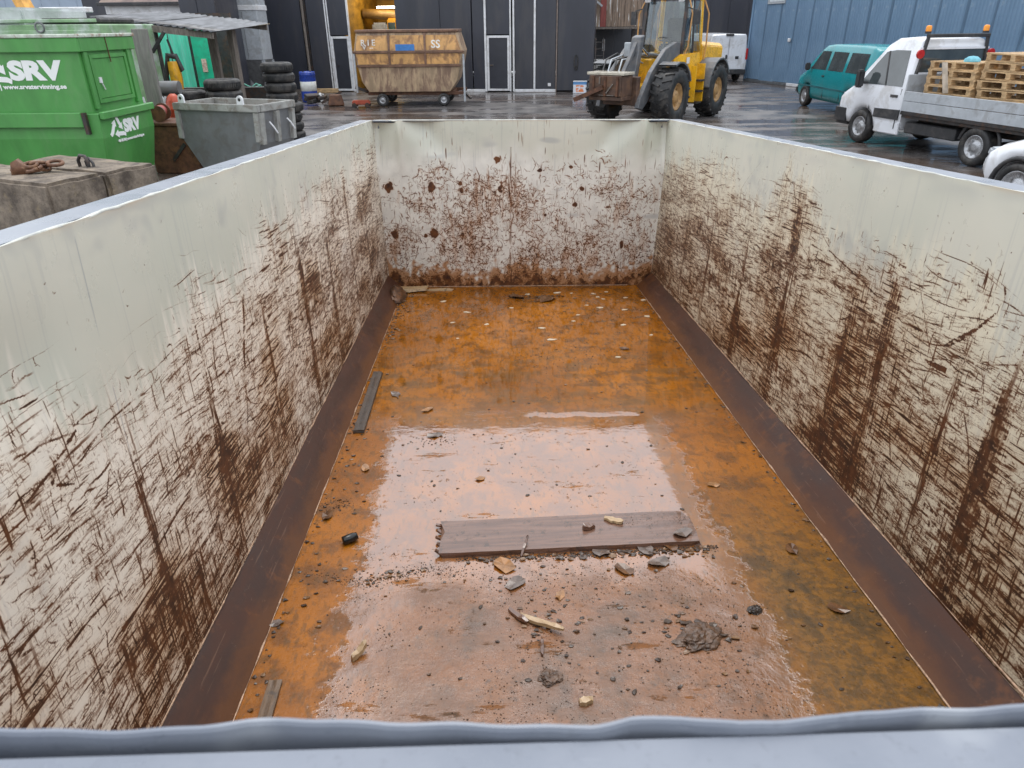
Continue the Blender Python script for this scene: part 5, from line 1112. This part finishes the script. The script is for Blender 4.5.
# cab glass, pillars, roof
def q4(a, b, c, d, th=.02):
    a, b, c, d = map(Vector, (a, b, c, d)); n = (b - a).cross(d - a).normalized() * th; return MB().add([a, b, c, d, a - n, b - n, c - n, d - n], [(0, 1, 2, 3), (7, 6, 5, 4), (0, 4, 5, 1), (1, 5, 6, 2), (2, 6, 7, 3), (3, 7, 4, 0)])
def cab_glass():
    t = NT('greenish_cab_glass'); v = t.coord(); t.set(Base_Color=(.86, .93, .92), Roughness=.02, IOR=1.6); t.b.inputs['Transmission Weight'].default_value = 1.0
    return t.m
m_cg = cab_glass()
q4((1.46, -.58, 1.74), (1.46, .58, 1.74), (1.32, .57, 3.01), (1.32, -.55, 3.01)).build('windscreen', m_cg, wl)
q4((.36, .66, 1.76), (.88, .66, 1.76), (.86, .58, 3.01), (.38, .58, 3.01)).build('side_window', m_cg, wl)
q4((.96, .66, 1.73), (1.42, .62, 1.73), (1.28, .58, 3.01), (.94, .58, 3.01)).build('door_window', m_cg, wl)
q4((1.42, -.62, 1.73), (.36, -.66, 1.76), (.38, -.58, 3.01), (1.28, -.58, 3.01)).build('side_window', m_cg, wl)
q4((.30, .60, 1.78), (.30, -.60, 1.78), (.32, -.56, 3.01), (.32, .56, 3.01)).build('rear_window', m_cg, wl)
for a, b, w, m in (((1.47, .61, 1.70), (1.32, .585, 3.06), .08, m_iron), ((1.47, -.61, 1.70), (1.32, -.585, 3.06), .08, m_iron), ((.92, .67, 1.72), (.90, .59, 3.06), .07, m_iron), ((.30, .65, 1.72), (.32, .59, 3.06), .10, m_yel2), ((.30, -.65, 1.72), (.32, -.59, 3.06), .10, m_yel2), ((.92, -.67, 1.72), (.90, -.59, 3.06), .07, m_iron)):
    MB().bar(a, b, w, w).build('cab_pillar', m, wl)
MB().bb(.24, 1.46, -.66, .66, 3.065, 3.20).build('cab_roof', mat('dull_orange_roof', (.55, .36, .20), .4), wl, .04, 2)
MB().bb(.22, .58, .40, .70, 3.09, 3.4).build('roof_box', m_yel2, wl, .03)
MB().bb(.55, 1.1, -.28, .28, 1.70, 1.95).bb(.50, .64, -.28, .28, 1.951, 2.6).build('driver_seat', m_plastic, wl, .05, 2)
MB().cyl((1.40, 0, 1.68), (1.28, 0, 2.05), .04, 8).lathe([(.19, 0), (.21, .012), (.19, .024), (.17, .012), (.19, 0)], (1.28, 0, 2.05), (-.3, 0, .95), 20).build('steering_wheel', m_plastic, wl)
for s in (1, -1):
    MB().tube([(1.46, s * .70, 1.7), (1.44, s * .78, 1.9), (1.38, s * .80, 2.7), (1.32, s * .66, 3.03)], .02, 6).build('grab_rail', mat('orange_brown_rail', (.5, .26, .08), .4) if s > 0 else bpy.data.materials['orange_brown_rail'], wl)
    MB().tube([(.26, s * .76, 1.3), (.24, s * .80, 1.9), (.26, s * .80, 2.7), (.30, s * .66, 3.03)], .022, 6).build('grab_rail', bpy.data.materials['orange_brown_rail'] if s < 0 or True else None, wl)
    MB().bar((1.35, s * .62, 2.85), (1.40, s * .92, 2.78), .03, .03).box((1.40, s * .95, 2.60), (.06, .16, .34)).build('mirror', m_plastic, wl)
    MB().bar((1.46, s * .5, 3.06), (1.54, s * .5, 3.03), .14, .10).build('work_lamp', m_white, wl)
    # fenders
    q = MB(); P = []
    arc = [(.80 * math.cos(a), .72 + .86 * math.sin(a)) for a in [.15 + i * (PI * .78) / 8 for i in range(9)]]
    for fx_, mm in ((0, 0), (2.75, 1)):
        seg = arc if mm == 0 else [(-x, z) for x, z in arc[1:7]]
        q = MB(); n = len(seg); P = [(fx_ + x, s * .74, z) for x, z in seg] + [(fx_ + x, s * 1.24, z) for x, z in seg] + [(fx_ + x * .95, s * .74, z - .04) for x, z in seg] + [(fx_ + x * .95, s * 1.24, z - .04) for x, z in seg]
        F = []
        for i in range(n - 1): F += [(i, i + 1, n + i + 1, n + i), (2 * n + i, 3 * n + i, 3 * n + i + 1, 2 * n + i + 1), (n + i, n + i + 1, 3 * n + i + 1, 3 * n + i), (i, 2 * n + i, 2 * n + i + 1, i + 1)]
        F += [(0, n, 3 * n, 2 * n), (n - 1, 3 * n - 1 - 0, 4 * n - 1, 2 * n - 1)] if False else [(0, n, 3 * n, 2 * n)]
        q.add(P, F).build('wheel_fender', m_arm, wl)
    for k, (x, z) in enumerate(((1.05, .42), (1.00, .72), (.96, 1.0))): MB().bb(x - .16, x + .16, s * .80, s * 1.10, z, z + .045).build('access_step', m_iron, wl)
    MB().bb(.78, .84, s * .85, s * 1.08, .46, 1.45).bb(1.17, 1.23, s * .85, s * 1.0, .46, 1.4).build('step_hanger', m_yel2, wl)
    # lift arms
    prof_ = [(1.62, 1.98), (1.85, 2.02), (2.5, 1.86), (3.25, 1.34), (3.80, .72), (3.88, .50), (3.64, .44), (3.36, .62), (2.9, 1.06), (2.4, 1.42), (1.9, 1.62), (1.62, 1.70)]
    MB().prism(prof_, 'y', s * .52, s * .64).build('lift_arm', m_arm, wl, .01)
    MB().cyl((1.9, s * .36, .95), (2.5, s * .36, 1.08), .07, 12).build('lift_cylinder', m_yel2, wl); MB().cyl((2.5, s * .36, 1.08), (3.1, s * .44, 1.10), .035, 10).build('cylinder_rod', m_chrome, wl)
MB().bb(1.18, 1.36, .742, .755, 1.46, 1.62).build('side_sticker', m_white, wl)
MB().bb(1.6, 2.3, -.46, .46, .55, 1.60).bb(2.31, 3.2, -.36, .36, .55, 1.0).build('front_frame', m_yel2, wl, .03)
MB().bb(1.70, 1.95, -.60, .60, 1.40, 1.66).build('loader_tower', m_arm, wl, .03)
for x in (0, 2.75): MB().cyl((x, -.75, .72), (x, .75, .72), .17, 14).build('axle', m_rust, wl)
for y, z0 in ((-.16, 1.66), (.16, 1.66)):
    MB().cyl((1.95, y, z0), (2.6, y, 1.72), .06, 10).build('tilt_cylinder', m_arm, wl); MB().cyl((2.6, y, 1.72), (2.95, y * .6, 1.95), .03, 10).build('cylinder_rod', m_chrome, wl)
# attachment: a rusty carriage box hung on the arms
m_att = mat('dark_brown_attachment', (.085, .048, .033), .55, 0, .3, 5, dirt=(.19, .10, .05), dscale=5)
MB().bb(3.86, 4.40, -.55, .42, .60, .70).bb(3.86, 3.94, -.55, .42, .701, 1.20).bb(3.941, 4.40, .34, .42, .701, 1.18).bb(3.941, 4.40, -.55, -.47, .701, 1.18).build('bucket_shell', m_att, wl, .01)
MB().bb(3.84, 4.42, -.62, .46, 1.201, 1.27).build('bucket_top_plate', mat('pale_wet_plate', (.50, .46, .38), .2, 0, .2, 5), wl, .01)
MB().bb(4.40, 4.44, -.53, .40, .71, 1.19).build('bucket_front', m_att, wl, .01)
for y in (-.4, -.05, .3): MB().bb(4.445, 4.475, y - .03, y + .03, .71, 1.18).build('bucket_rib', m_rust, wl)
MB().bar((4.46, -.10, .92), (4.62, -.85, .60), .16, .10).build('bucket_arm', m_rust, wl)
MB().bar((4.47, .0, .78), (4.47, .18, 1.0), .04, .03).bar((4.475, -.2, 1.0), (4.475, -.2, 1.16), .03, .03).bb(4.441, 4.45, -.24, .20, .72, .74).build('bucket_brace', m_greywood, wl)
MB().bb(3.66, 3.84, -.45, .55, .45, 1.15).build('attachment_carriage', m_att, wl, .02)
MB().prism([(3.05, 1.05), (3.3, 1.0), (3.0, 2.15), (2.78, 2.2)], 'y', -.14, .14).build('bell_crank', m_arm, wl, .02)
MB().bar((2.95, 0, 2.05), (3.75, 0, 1.15), .10, .10).build('link_rod', m_arm, wl)
MB().bb(2.7, 2.82, -.45, -.25, 1.6, 2.02).build('work_lamp', m_lgrey, wl, .02)
for k in range(4): s = -.55 + k * .16; MB().tube([(2.4, s, 1.5), (2.9, s - .05, 1.75 - .04 * k), (3.4, s - .1, 1.62), (3.72, s - .05, 1.2), (3.8, s, 1.0)], .022, 6).build('hydraulic_hose', m_lgrey if k % 2 else m_plastic, wl)
for ch in wl.children:
    if ch.name.startswith(('bucket_', 'attachment_')): ch.location.z += .10
# ---------------------------------------------------------------- things lying on the container floor
def kw(x, y, z): return KM @ Vector((x, y, z))
KR = KM.to_3x3().to_4x4()
def lying(name, label, cat, x, y, rz=0, z=0.001, group=None):
    o = bpy.data.objects.new(name, None); COL.objects.link(o); o.empty_display_size = .05
    o.matrix_world = Matrix.Translation(kw(x, y, z)) @ KR @ Matrix.Rotation(rz, 4, 'Z'); return tag(o, label, cat, group)
def wet_wood(name, a, b, rough=.12):
    t = NT(name); v = t.coord('Object', (1.2, 22, 10)); n = t.noise(v, 3, 6, .65); n2 = t.noise(t.coord(), 26, 5, .7)
    c = t.mix(t.rng(n, .32, .68), a, b); c = t.mix(t.math('MULTIPLY', t.rng(n2, .56, .68), .7), c, (.03, .018, .012))
    t.set(Base_Color=c, Roughness=t.rng(n2, .35, .65, rough, rough + .25), Specular_IOR_Level=.75, IOR=1.6); t.bump(t.math('ADD', n, t.math('MULTIPLY', n2, .4)), .35, .003); return t.m
def slab(lx, ly, lz, seed, cut=18, rag=.012):
    """plank with ragged ends and slightly uneven faces"""
    rr = random.Random(seed); q = MB(); rings = []
    for i in range(cut + 1):
        x = -lx / 2 + lx * i / cut; e = rag if i in (0, cut) else rag * .18
        ring = []
        for yy, zz in ((-1, 0), (-1, .55), (-.97, 1), (-.3, 1.02), (.3, .98), (.97, 1), (1, .6), (1, 0)):
            ring.append((x + rr.uniform(-e, e), yy * ly / 2 + rr.uniform(-e, e) * .4, zz * lz + rr.uniform(-e, e) * .18))
        rings.append(ring)
    return q.loft(rings, False)
m_wplank = wet_wood('wet_plank_wood', (.105, .050, .030), (.20, .10, .062), .05)
pk_ = lying('wide_plank', 'wide wet brown plank lying across the container floor with a broken left end', 'plank', .02, 2.285, .045, -.004)
slab(.99, .215, .024, 3, 26, .014).build('board', m_wplank, pk_)
q = MB(); r_ = random.Random(14)
for k in range(5): y = -.09 + k * .045; q.bar((-.500, y, .010 + r_.uniform(0, .01)), (-.512 - r_.uniform(0, .012), y + r_.uniform(-.01, .01), .016 + r_.uniform(0, .014)), .012, .008)
q.build('splinter', m_wplank, pk_)['kind'] = 'stuff'
bt = lying('timber_batten', 'dark wet batten lying along the left corner plate', 'batten', -.955, 3.58, PI / 2 + .015); slab(.78, .055, .018, 5, 14, .006).build('batten', wet_wood('dark_batten_wood', (.028, .017, .010), (.065, .036, .018), .35), bt)
b2_ = lying('short_batten', 'short brown batten standing out from under the near container edge', 'batten', -.925, 1.47, PI / 2 + .05); slab(.22, .040, .011, 6, 6, .004).build('batten', wet_wood('brown_batten_wood', (.08, .042, .018), (.14, .075, .03), .3), b2_)
lp = lying('rubber_plug', 'short black rubber plug lying on the orange rust left of the plank', 'plug', -.83, 2.27, .5, .018)
MB().lathe([(.001, -.030), (.016, -.030), (.018, -.026), (.018, .016), (.015, .019), (.015, .028), (.001, .028)], (0, 0, 0), (1, 0, .1), 14).build('plug', mat('shiny_black_rubber', (.012, .012, .012), .2, 0, .2, 20), lp)
m_pale = wet_wood('pale_split_wood', (.36, .22, .10), (.52, .36, .19), .35)
from mathutils import noise as mnz
def lump(name, label, cat, x, y, rz, lx, ly, lz, m, seed):
    o = lying(name, label, cat, x, y, rz, 0); bm = bmesh.new(); bmesh.ops.create_icosphere(bm, subdivisions=4, radius=1)
    for v in bm.verts:
        p = v.co.copy(); n_ = mnz.noise(p * 1.4 + Vector((seed, 0, 0))) * .5 + mnz.noise(p * 4 + Vector((seed, 3, 0))) * .35 + mnz.noise(p * 11) * .14
        v.co = Vector((p.x * lx / 2, p.y * ly / 2, max(-.001, (p.z + .25) * lz * .7))) * (1 + n_ * .7)
        v.co.z = max(v.co.z, -.002)
    me = bpy.data.meshes.new('lump_body'); bm.to_mesh(me); bm.free(); me.materials.append(m); b = bpy.data.objects.new('lump_body', me); COL.objects.link(b); b.parent = o; return o
def chip(name, label, cat, x, y, rz, lx, ly, lz, m, seed, tilt=0, group=None):
    o = lying(name, label, cat, x, y, rz, .001, group); rr = random.Random(seed)
    rings = []
    for i in range(6):
        t_ = i / 5; w = ly * (.35 + .65 * math.sin(PI * (t_ * .8 + .12))) * rr.uniform(.7, 1.1); h = lz * rr.uniform(.7, 1.2); xx = lx * (t_ - .5); zz = tilt * t_ * lx
        rings.append([(xx, -w / 2, zz), (xx, w / 2, zz), (xx + rr.uniform(-.1, .1) * lx, w * .4, zz + h), (xx, -w * .4, zz + h * rr.uniform(.6, 1))])
    MB().loft(rings, False).build('chip_body', m, o); return o
chip('wood_scrap', 'small pale wood scrap standing up on the pinkish wet floor left of centre', 'wood scrap', -.70, 1.68, .9, .06, .025, .02, m_pale, 1, .3)
chip('wood_stick', 'pale split stick lying in the mud below the plank', 'stick', -.12, 1.785, -.55, .15, .022, .014, m_pale, 2, .12)
chip('wood_sliver', 'dark brown sliver lying beside the pale split stick', 'sliver', -.20, 1.83, -.9, .09, .022, .012, m_wplank, 3, .1)
chip('wood_chip', 'orange-yellow wood chip lying on the plank', 'wood chip', .205, 2.345, -.5, .075, .035, .012, m_pale, 4).location += Vector((0, 0, .021))
chip('bark_piece', 'dark bark piece lying on the plank beside the yellow chip', 'bark', .10, 2.30, .3, .05, .03, .018, m_wplank, 5).location += Vector((0, 0, .021))
chip('wood_lath', 'yellowish broken lath lying in the far left corner of the floor', 'lath', -.98, 5.80, .05, .34, .10, .03, m_pale, 6, .04)
chip('wood_lath', 'pale thin lath lying along the foot of the end wall', 'lath', -.70, 5.83, .0, .22, .035, .015, m_pale, 7)
lump('brown_clod', 'large dark clod of wet leaves on the near right of the mud', 'clod', .375, 1.715, .5, .15, .10, .022, mat('dark_wet_clod', (.10, .052, .028), .3, 0, .5, 30, dirt=(.04, .022, .012), dscale=22, bump=.5), 8)
lump('brown_clod', 'small dark clod of mud near the bottom centre of the floor', 'clod', -.115, 1.57, .2, .07, .06, .014, bpy.data.materials['dark_wet_clod'], 9)
chip('dark_twig', 'thin dark twig poking up at the front edge of the plank', 'twig', -.16, 2.185, 1.2, .08, .012, .01, m_wplank, 10, .5)
chip('dark_twig', 'dark twig pointing down from the pale stick in the mud', 'twig', -.13, 1.69, 1.5, .07, .014, .01, m_wplank, 11, .1)
chip('wood_chip', 'two-coloured wood crumb near the bottom edge of the mud', 'wood chip', -.02, 1.475, .2, .04, .03, .015, m_pale, 12)
lump('round_stone', 'dark round stone sitting in an orange ring on the right', 'stone', .60, 1.835, .4, .05, .042, .014, mat('dark_wet_stone', (.035, .024, .018), .25, 0, .3, 20), 13)
def leaf(label, x, y, rz, s, m, seed, z=.002, group=None):
    o = lying('fallen_leaf', label, 'leaf', x, y, rz, z, group); rr = random.Random(seed); n = 10
    rim = [(s * (.82 + .18 * abs(math.sin(2.5 * a + seed))) * math.cos(a) * rr.uniform(.75, 1.1), s * .62 * (.82 + .18 * abs(math.sin(2.5 * a + seed))) * math.sin(a) * rr.uniform(.8, 1.1), rr.uniform(.0, .25) * s) for a in [2 * PI * i / n for i in range(n)]]
    P = [(0, 0, s * .06)] + rim + [(x_ * .97, y_ * .97, max(z_ - .0015, -.0005)) for x_, y_, z_ in [(0, 0, s * .06)] + rim]
    F = [(0, 1 + i, 1 + (i + 1) % n) for i in range(n)] + [(n + 1, n + 2 + (i + 1) % n, n + 2 + i) for i in range(n)] + [(1 + i, n + 2 + i, n + 2 + (i + 1) % n, 1 + (i + 1) % n) for i in range(n)]
    MB().add(P, F).build('leaf_blade', m, o); return o
m_lf = [mat('dead_leaf_grey', (.16, .12, .10), .2, 0, .3, 25), mat('dead_leaf_brown', (.13, .06, .025), .22, 0, .4, 25), mat('dead_leaf_tan', (.34, .17, .07), .3, 0, .3, 25)]
LV = [('grey wet leaf stuck to the front edge of the plank, leftmost', .13, 2.165, .045, 0), ('grey wet leaf piled at the right half of the plank front', .30, 2.185, .05, 0), ('pale grey leaf lying just below the plank on the right', .335, 2.10, .05, 0), ('dark leaf at the right front corner of the plank', .40, 2.205, .05, 1), ('rounded grey leaf lying on the right end of the plank', .46, 2.25, .05, 0),
      ('tan torn leaf lying in front of the left part of the plank', -.24, 2.10, .06, 2), ('dark grey leaf lying in the mud below the plank middle', -.20, 2.0, .05, 0), ('brown leaf in the mud below the right of the plank', .20, 2.06, .045, 1), ('small tan leaf in the mud beside the split stick', -.05, 1.93, .03, 2), ('brown curled leaf right on the brown water near the right plate', .88, 1.83, .04, 1), ('brown leaf floating on ochre water right of the plank', .86, 2.16, .04, 1), ('pale ring-shaped leaf on the ochre floor beyond the plank end', .70, 2.63, .035, 2),
      ('dark leaf on the orange floor beside the left corner plate', -.955, 2.45, .04, 1), ('grey leaf stuck at the left weld line near the viewer', -1.0, 1.83, .03, 0), ('tan leaf in shallow water left of the sky reflection', -.86, 2.83, .035, 2), ('grey leaf at the upper left edge of the sky reflection', -.56, 3.15, .045, 0), ('pale leaf beside the batten in shallow water', -.82, 3.66, .045, 0), ('tan leaf floating above the narrow pink reflection', -.62, 3.45, .04, 2), ('dark wet leaf far back on the orange water', -.05, 5.6, .09, 1), ('dark leaf clump far back near the middle of the water', .20, 5.52, .10, 1), ('dark leaf on the right of the orange water', .62, 4.35, .04, 1)]
for i, (lb_, x, y, s_, k) in enumerate(LV): leaf(lb_, x, y, i * 1.7, s_, m_lf[k], i + 3, .024 if ('on the right end' in lb_) else .002)
leaf('tan leaf flat on the pinkish water beyond the plank', -.33, 2.72, .6, .03, m_lf[2], 99)
# pebbles and floating flecks: nothing tells these apart
m_peb = mat('dark_pebble', (.055, .034, .022), .4, 0, .5, 30); r_ = random.Random(40)
def blob(seed, s):
    rr = random.Random(seed); bm = bmesh.new(); bmesh.ops.create_icosphere(bm, subdivisions=1, radius=s)
    for v in bm.verts: v.co = Vector((v.co.x * 1.2, v.co.y, v.co.z * .6)) * rr.uniform(.75, 1.15) + Vector((0, 0, s * .35))
    me = bpy.data.meshes.new('small_pebble'); bm.to_mesh(me); bm.free(); return me
pm = [blob(i, .011) for i in range(4)]
for me in pm: me.materials.append(m_peb)
for i in range(46):
    while True:
        x, y = r_.uniform(-.85, .85), r_.uniform(1.45, 3.6)
        if abs(y - 2.285) > .14 or abs(x - .03) > .55:
            if r_.random() < (1 if y < 2.3 else .45): break
    o = bpy.data.objects.new('small_pebble', pm[i % 4]); COL.objects.link(o); k = r_.uniform(.25, .8)
    o.matrix_world = Matrix.Translation(kw(x, y, .0)) @ KR @ Matrix.Rotation(r_.uniform(0, 6), 4, 'Z') @ Matrix.Diagonal((k * 1.25, k, k * .6, 1))
    tag(o, 'small dark wet pebble lying on the rusty container floor', 'pebble', 'pebbles on the container floor')
m_flk = mat('pale_fleck', (.70, .60, .45), .4)
def fleck(seed):
    rr = random.Random(seed); n = 7; rim = [(.030 * rr.uniform(.5, 1.2) * math.cos(2 * PI * i / n), .017 * rr.uniform(.5, 1.2) * math.sin(2 * PI * i / n)) for i in range(n)]
    q = MB().prism(rim, 'z', .0005, .005); me = bpy.data.meshes.new('floating_fleck'); me.from_pydata(q.v, [], q.f); me.materials.append(m_flk); return me
fm = [fleck(i) for i in range(4)]
FL = [(x_, y_) for x_, y_ in [(.30, 5.72), (.42, 5.70), (.60, 5.68), (.62, 5.58), (.66, 5.52), (.72, 5.73), (.85, 5.55), (.98, 5.48), (.50, 5.35), (.60, 5.28), (.78, 5.22), (.92, 5.05), (.40, 5.1), (-.1, 5.3), (-.45, 5.2), (-.3, 4.9), (.1, 4.8), (.35, 4.95), (-.55, 4.95), (.7, 4.85), (-.65, 5.5), (.86, 4.62), (.15, 4.55), (-.5, 4.6), (.55, 4.2), (.05, 5.68), (.2, 5.55)]]
for i, (x, y) in enumerate(FL):
    o = bpy.data.objects.new('floating_fleck', fm[i % 4]); COL.objects.link(o); k = r_.uniform(.5, 1.25)
    o.matrix_world = Matrix.Translation(kw(x, y, .0)) @ KR @ Matrix.Rotation(r_.uniform(-.6, .6), 4, 'Z') @ Matrix.Diagonal((k, k, 1, 1))
    tag(o, 'pale fleck floating on the orange water at the far end', 'fleck', 'pale flecks floating on the water')
# fine grit, uncountable: one mesh
q = MB(); r_ = random.Random(55)
def grit(x, y, s, z=0.0):
    a = r_.uniform(0, 6); h = s * r_.uniform(.4, .9)
    P = [(x + s * math.cos(a + k * 2.1) * r_.uniform(.6, 1.2), y + s * math.sin(a + k * 2.1) * r_.uniform(.6, 1.2), z) for k in range(3)] + [(x, y, z + h)]
    q.add(P, [(0, 1, 3), (1, 2, 3), (2, 0, 3)])
from mathutils import noise as mnz
n_ = 0
while n_ < 5200:
    x, y = r_.uniform(-.8, .85), r_.uniform(1.40, 2.20) if r_.random() < .85 else r_.uniform(2.4, 3.3)
    d = mnz.noise(Vector((x * 3.2, y * 3.2, 1))) + .5 * mnz.noise(Vector((x * 9, y * 9, 5)))
    if d < .02 and r_.random() > .12: continue
    if x > .55 and r_.random() > .25: continue
    grit(x, y, .0012 + .0035 * r_.random() ** 3); n_ += 1
for k in range(1500):     # along the front edge of the plank, and on its right half
    x = -.42 + 1.0 * r_.random() ** .8; grit(x, 2.172 + .045 * x - abs(r_.gauss(0, .018)), .002 + .005 * r_.random() ** 2)
for k in range(900): x = r_.uniform(.18, .52); grit(x, 2.32 + .045 * x + r_.gauss(0, .025), .0015 + .003 * r_.random(), .018)
for k in range(900): t_ = r_.gauss(0, 1); grit(-.62 + .16 * t_, 2.06 + .03 * math.sin(t_ * 2) + r_.gauss(0, .02), .0015 + .003 * r_.random() ** 2)
for cx, cy, s_, n2 in ((.12, 5.58, .10, 350), (-.1, 5.62, .05, 150), (-.98, 5.45, .07, 300), (-1.0, 5.1, .05, 200), (.3, 4.25, .25, 300), (-.93, 2.53, .04, 120), (-.55, 3.1, .06, 120)):
    for k in range(n2): grit(max(-1.0, cx + r_.gauss(0, s_)), min(5.9, cy + r_.gauss(0, s_ * .6)), .002 + .005 * r_.random() ** 2)
go_ = q.build('grit', mat('dark_grit', (.060, .038, .026), .35, 0, .7, 60, dirt=(.22, .12, .06), dscale=90)); go_.matrix_world = KM.copy(); go_['kind'] = 'stuff'; go_['label'] = 'scattered dark grit and mud crumbs on the container floor'
# leaf litter and bark crumbs too small and many to count
q = MB(); r_ = random.Random(91)
def shard(x, y, s, z=0.001):
    a = r_.uniform(0, 6); k = r_.randint(4, 6); rim = [(x + s * r_.uniform(.5, 1.2) * math.cos(a + 2 * PI * i / k), y + s * r_.uniform(.3, .9) * math.sin(a + 2 * PI * i / k), z + s * r_.uniform(0, .45)) for i in range(k)]
    P = [(x, y, z + s * .25)] + rim + [(p[0], p[1], max(z - .002, p[2] - .0025)) for p in rim]
    q.add(P, [(0, 1 + i, 1 + (i + 1) % k) for i in range(k)] + [(1 + i, 1 + k + i, 1 + k + (i + 1) % k, 1 + (i + 1) % k) for i in range(k)])
for k in range(120): x = -.40 + .95 * r_.random() ** .75; shard(x, 2.165 + .045 * x - abs(r_.gauss(0, .022)), r_.uniform(.004, .017))
for k in range(150): shard(r_.gauss(.12, .3), r_.uniform(1.5, 2.1), r_.uniform(.003, .012) * r_.uniform(.5, 1.2))
for k in range(60): shard(-.62 + .16 * r_.gauss(0, 1), 2.06 + r_.gauss(0, .03), r_.uniform(.003, .011))
for k in range(30): shard(-.95 + abs(r_.gauss(0, .05)), r_.uniform(1.8, 3.3), r_.uniform(.004, .014))
for sd_ in (-1, 1):
    for k in range(110): y = r_.uniform(1.4, 5.8); shard(sd_ * (1.0 - abs(r_.gauss(0, .018))), y, r_.uniform(.003, .012))
for k in range(26): shard(r_.gauss(.40, .06), r_.gauss(1.74, .035), r_.uniform(.008, .022))
for k in range(30): shard(r_.gauss(-.12, .07), r_.gauss(1.80, .05), r_.uniform(.004, .014))
for k in range(40): shard(r_.uniform(-.95, .95), r_.uniform(2.5, 4.8), r_.uniform(.004, .013))
for k in range(50): shard(max(-1.0, r_.gauss(-.97, .04)), r_.uniform(4.6, 5.85), r_.uniform(.006, .02))
for k in range(40): shard(r_.gauss(.15, .16), r_.gauss(5.6, .05), r_.uniform(.006, .022))
def litter_mat():
    t = NT('leaf_litter'); g_ = t.n('NewGeometry'); rm = t.n('ValToRGB'); t.l(g_.outputs['Random Per Island'], rm.inputs[0]); e = rm.color_ramp.elements
    e[0].position = 0; e[0].color = (.035, .018, .010, 1); e[1].position = 1; e[1].color = (.22, .12, .055, 1)
    for p_, c_ in ((.35, (.06, .035, .022, 1)), (.6, (.10, .075, .06, 1)), (.8, (.12, .055, .02, 1))): n_ = e.new(p_); n_.color = c_
    t.set(Base_Color=rm.outputs[0], Roughness=.3); return t.m
lt_ = q.build('leaf_litter', litter_mat()); lt_.matrix_world = KM.copy(); lt_['kind'] = 'stuff'; lt_['label'] = 'small leaf and bark crumbs strewn over the wet container floor'
# rusty sludge heap in the far left corner
sl = lying('corner_sludge', 'heap of dark rusty sludge in the far left corner of the container', 'sludge', -1.05, 5.72, 0)
rr = random.Random(9); rings = []
for i in range(9):
    t_ = i / 8; r0 = .16 * (1 - t_) ** .6 + .005; rings.append([(r0 * .55 * math.cos(a) * rr.uniform(.8, 1.2), 1.6 * r0 * math.sin(a) * rr.uniform(.8, 1.2) - .1, .10 * t_ * rr.uniform(.9, 1.1)) for a in [2 * PI * k / 14 for k in range(14)]])
MB().loft(rings, True).build('sludge_heap', mat('dark_rusty_sludge', (.06, .028, .014), .35, 0, .6, 14, dirt=(.24, .09, .02), dscale=12, bump=.6), sl)
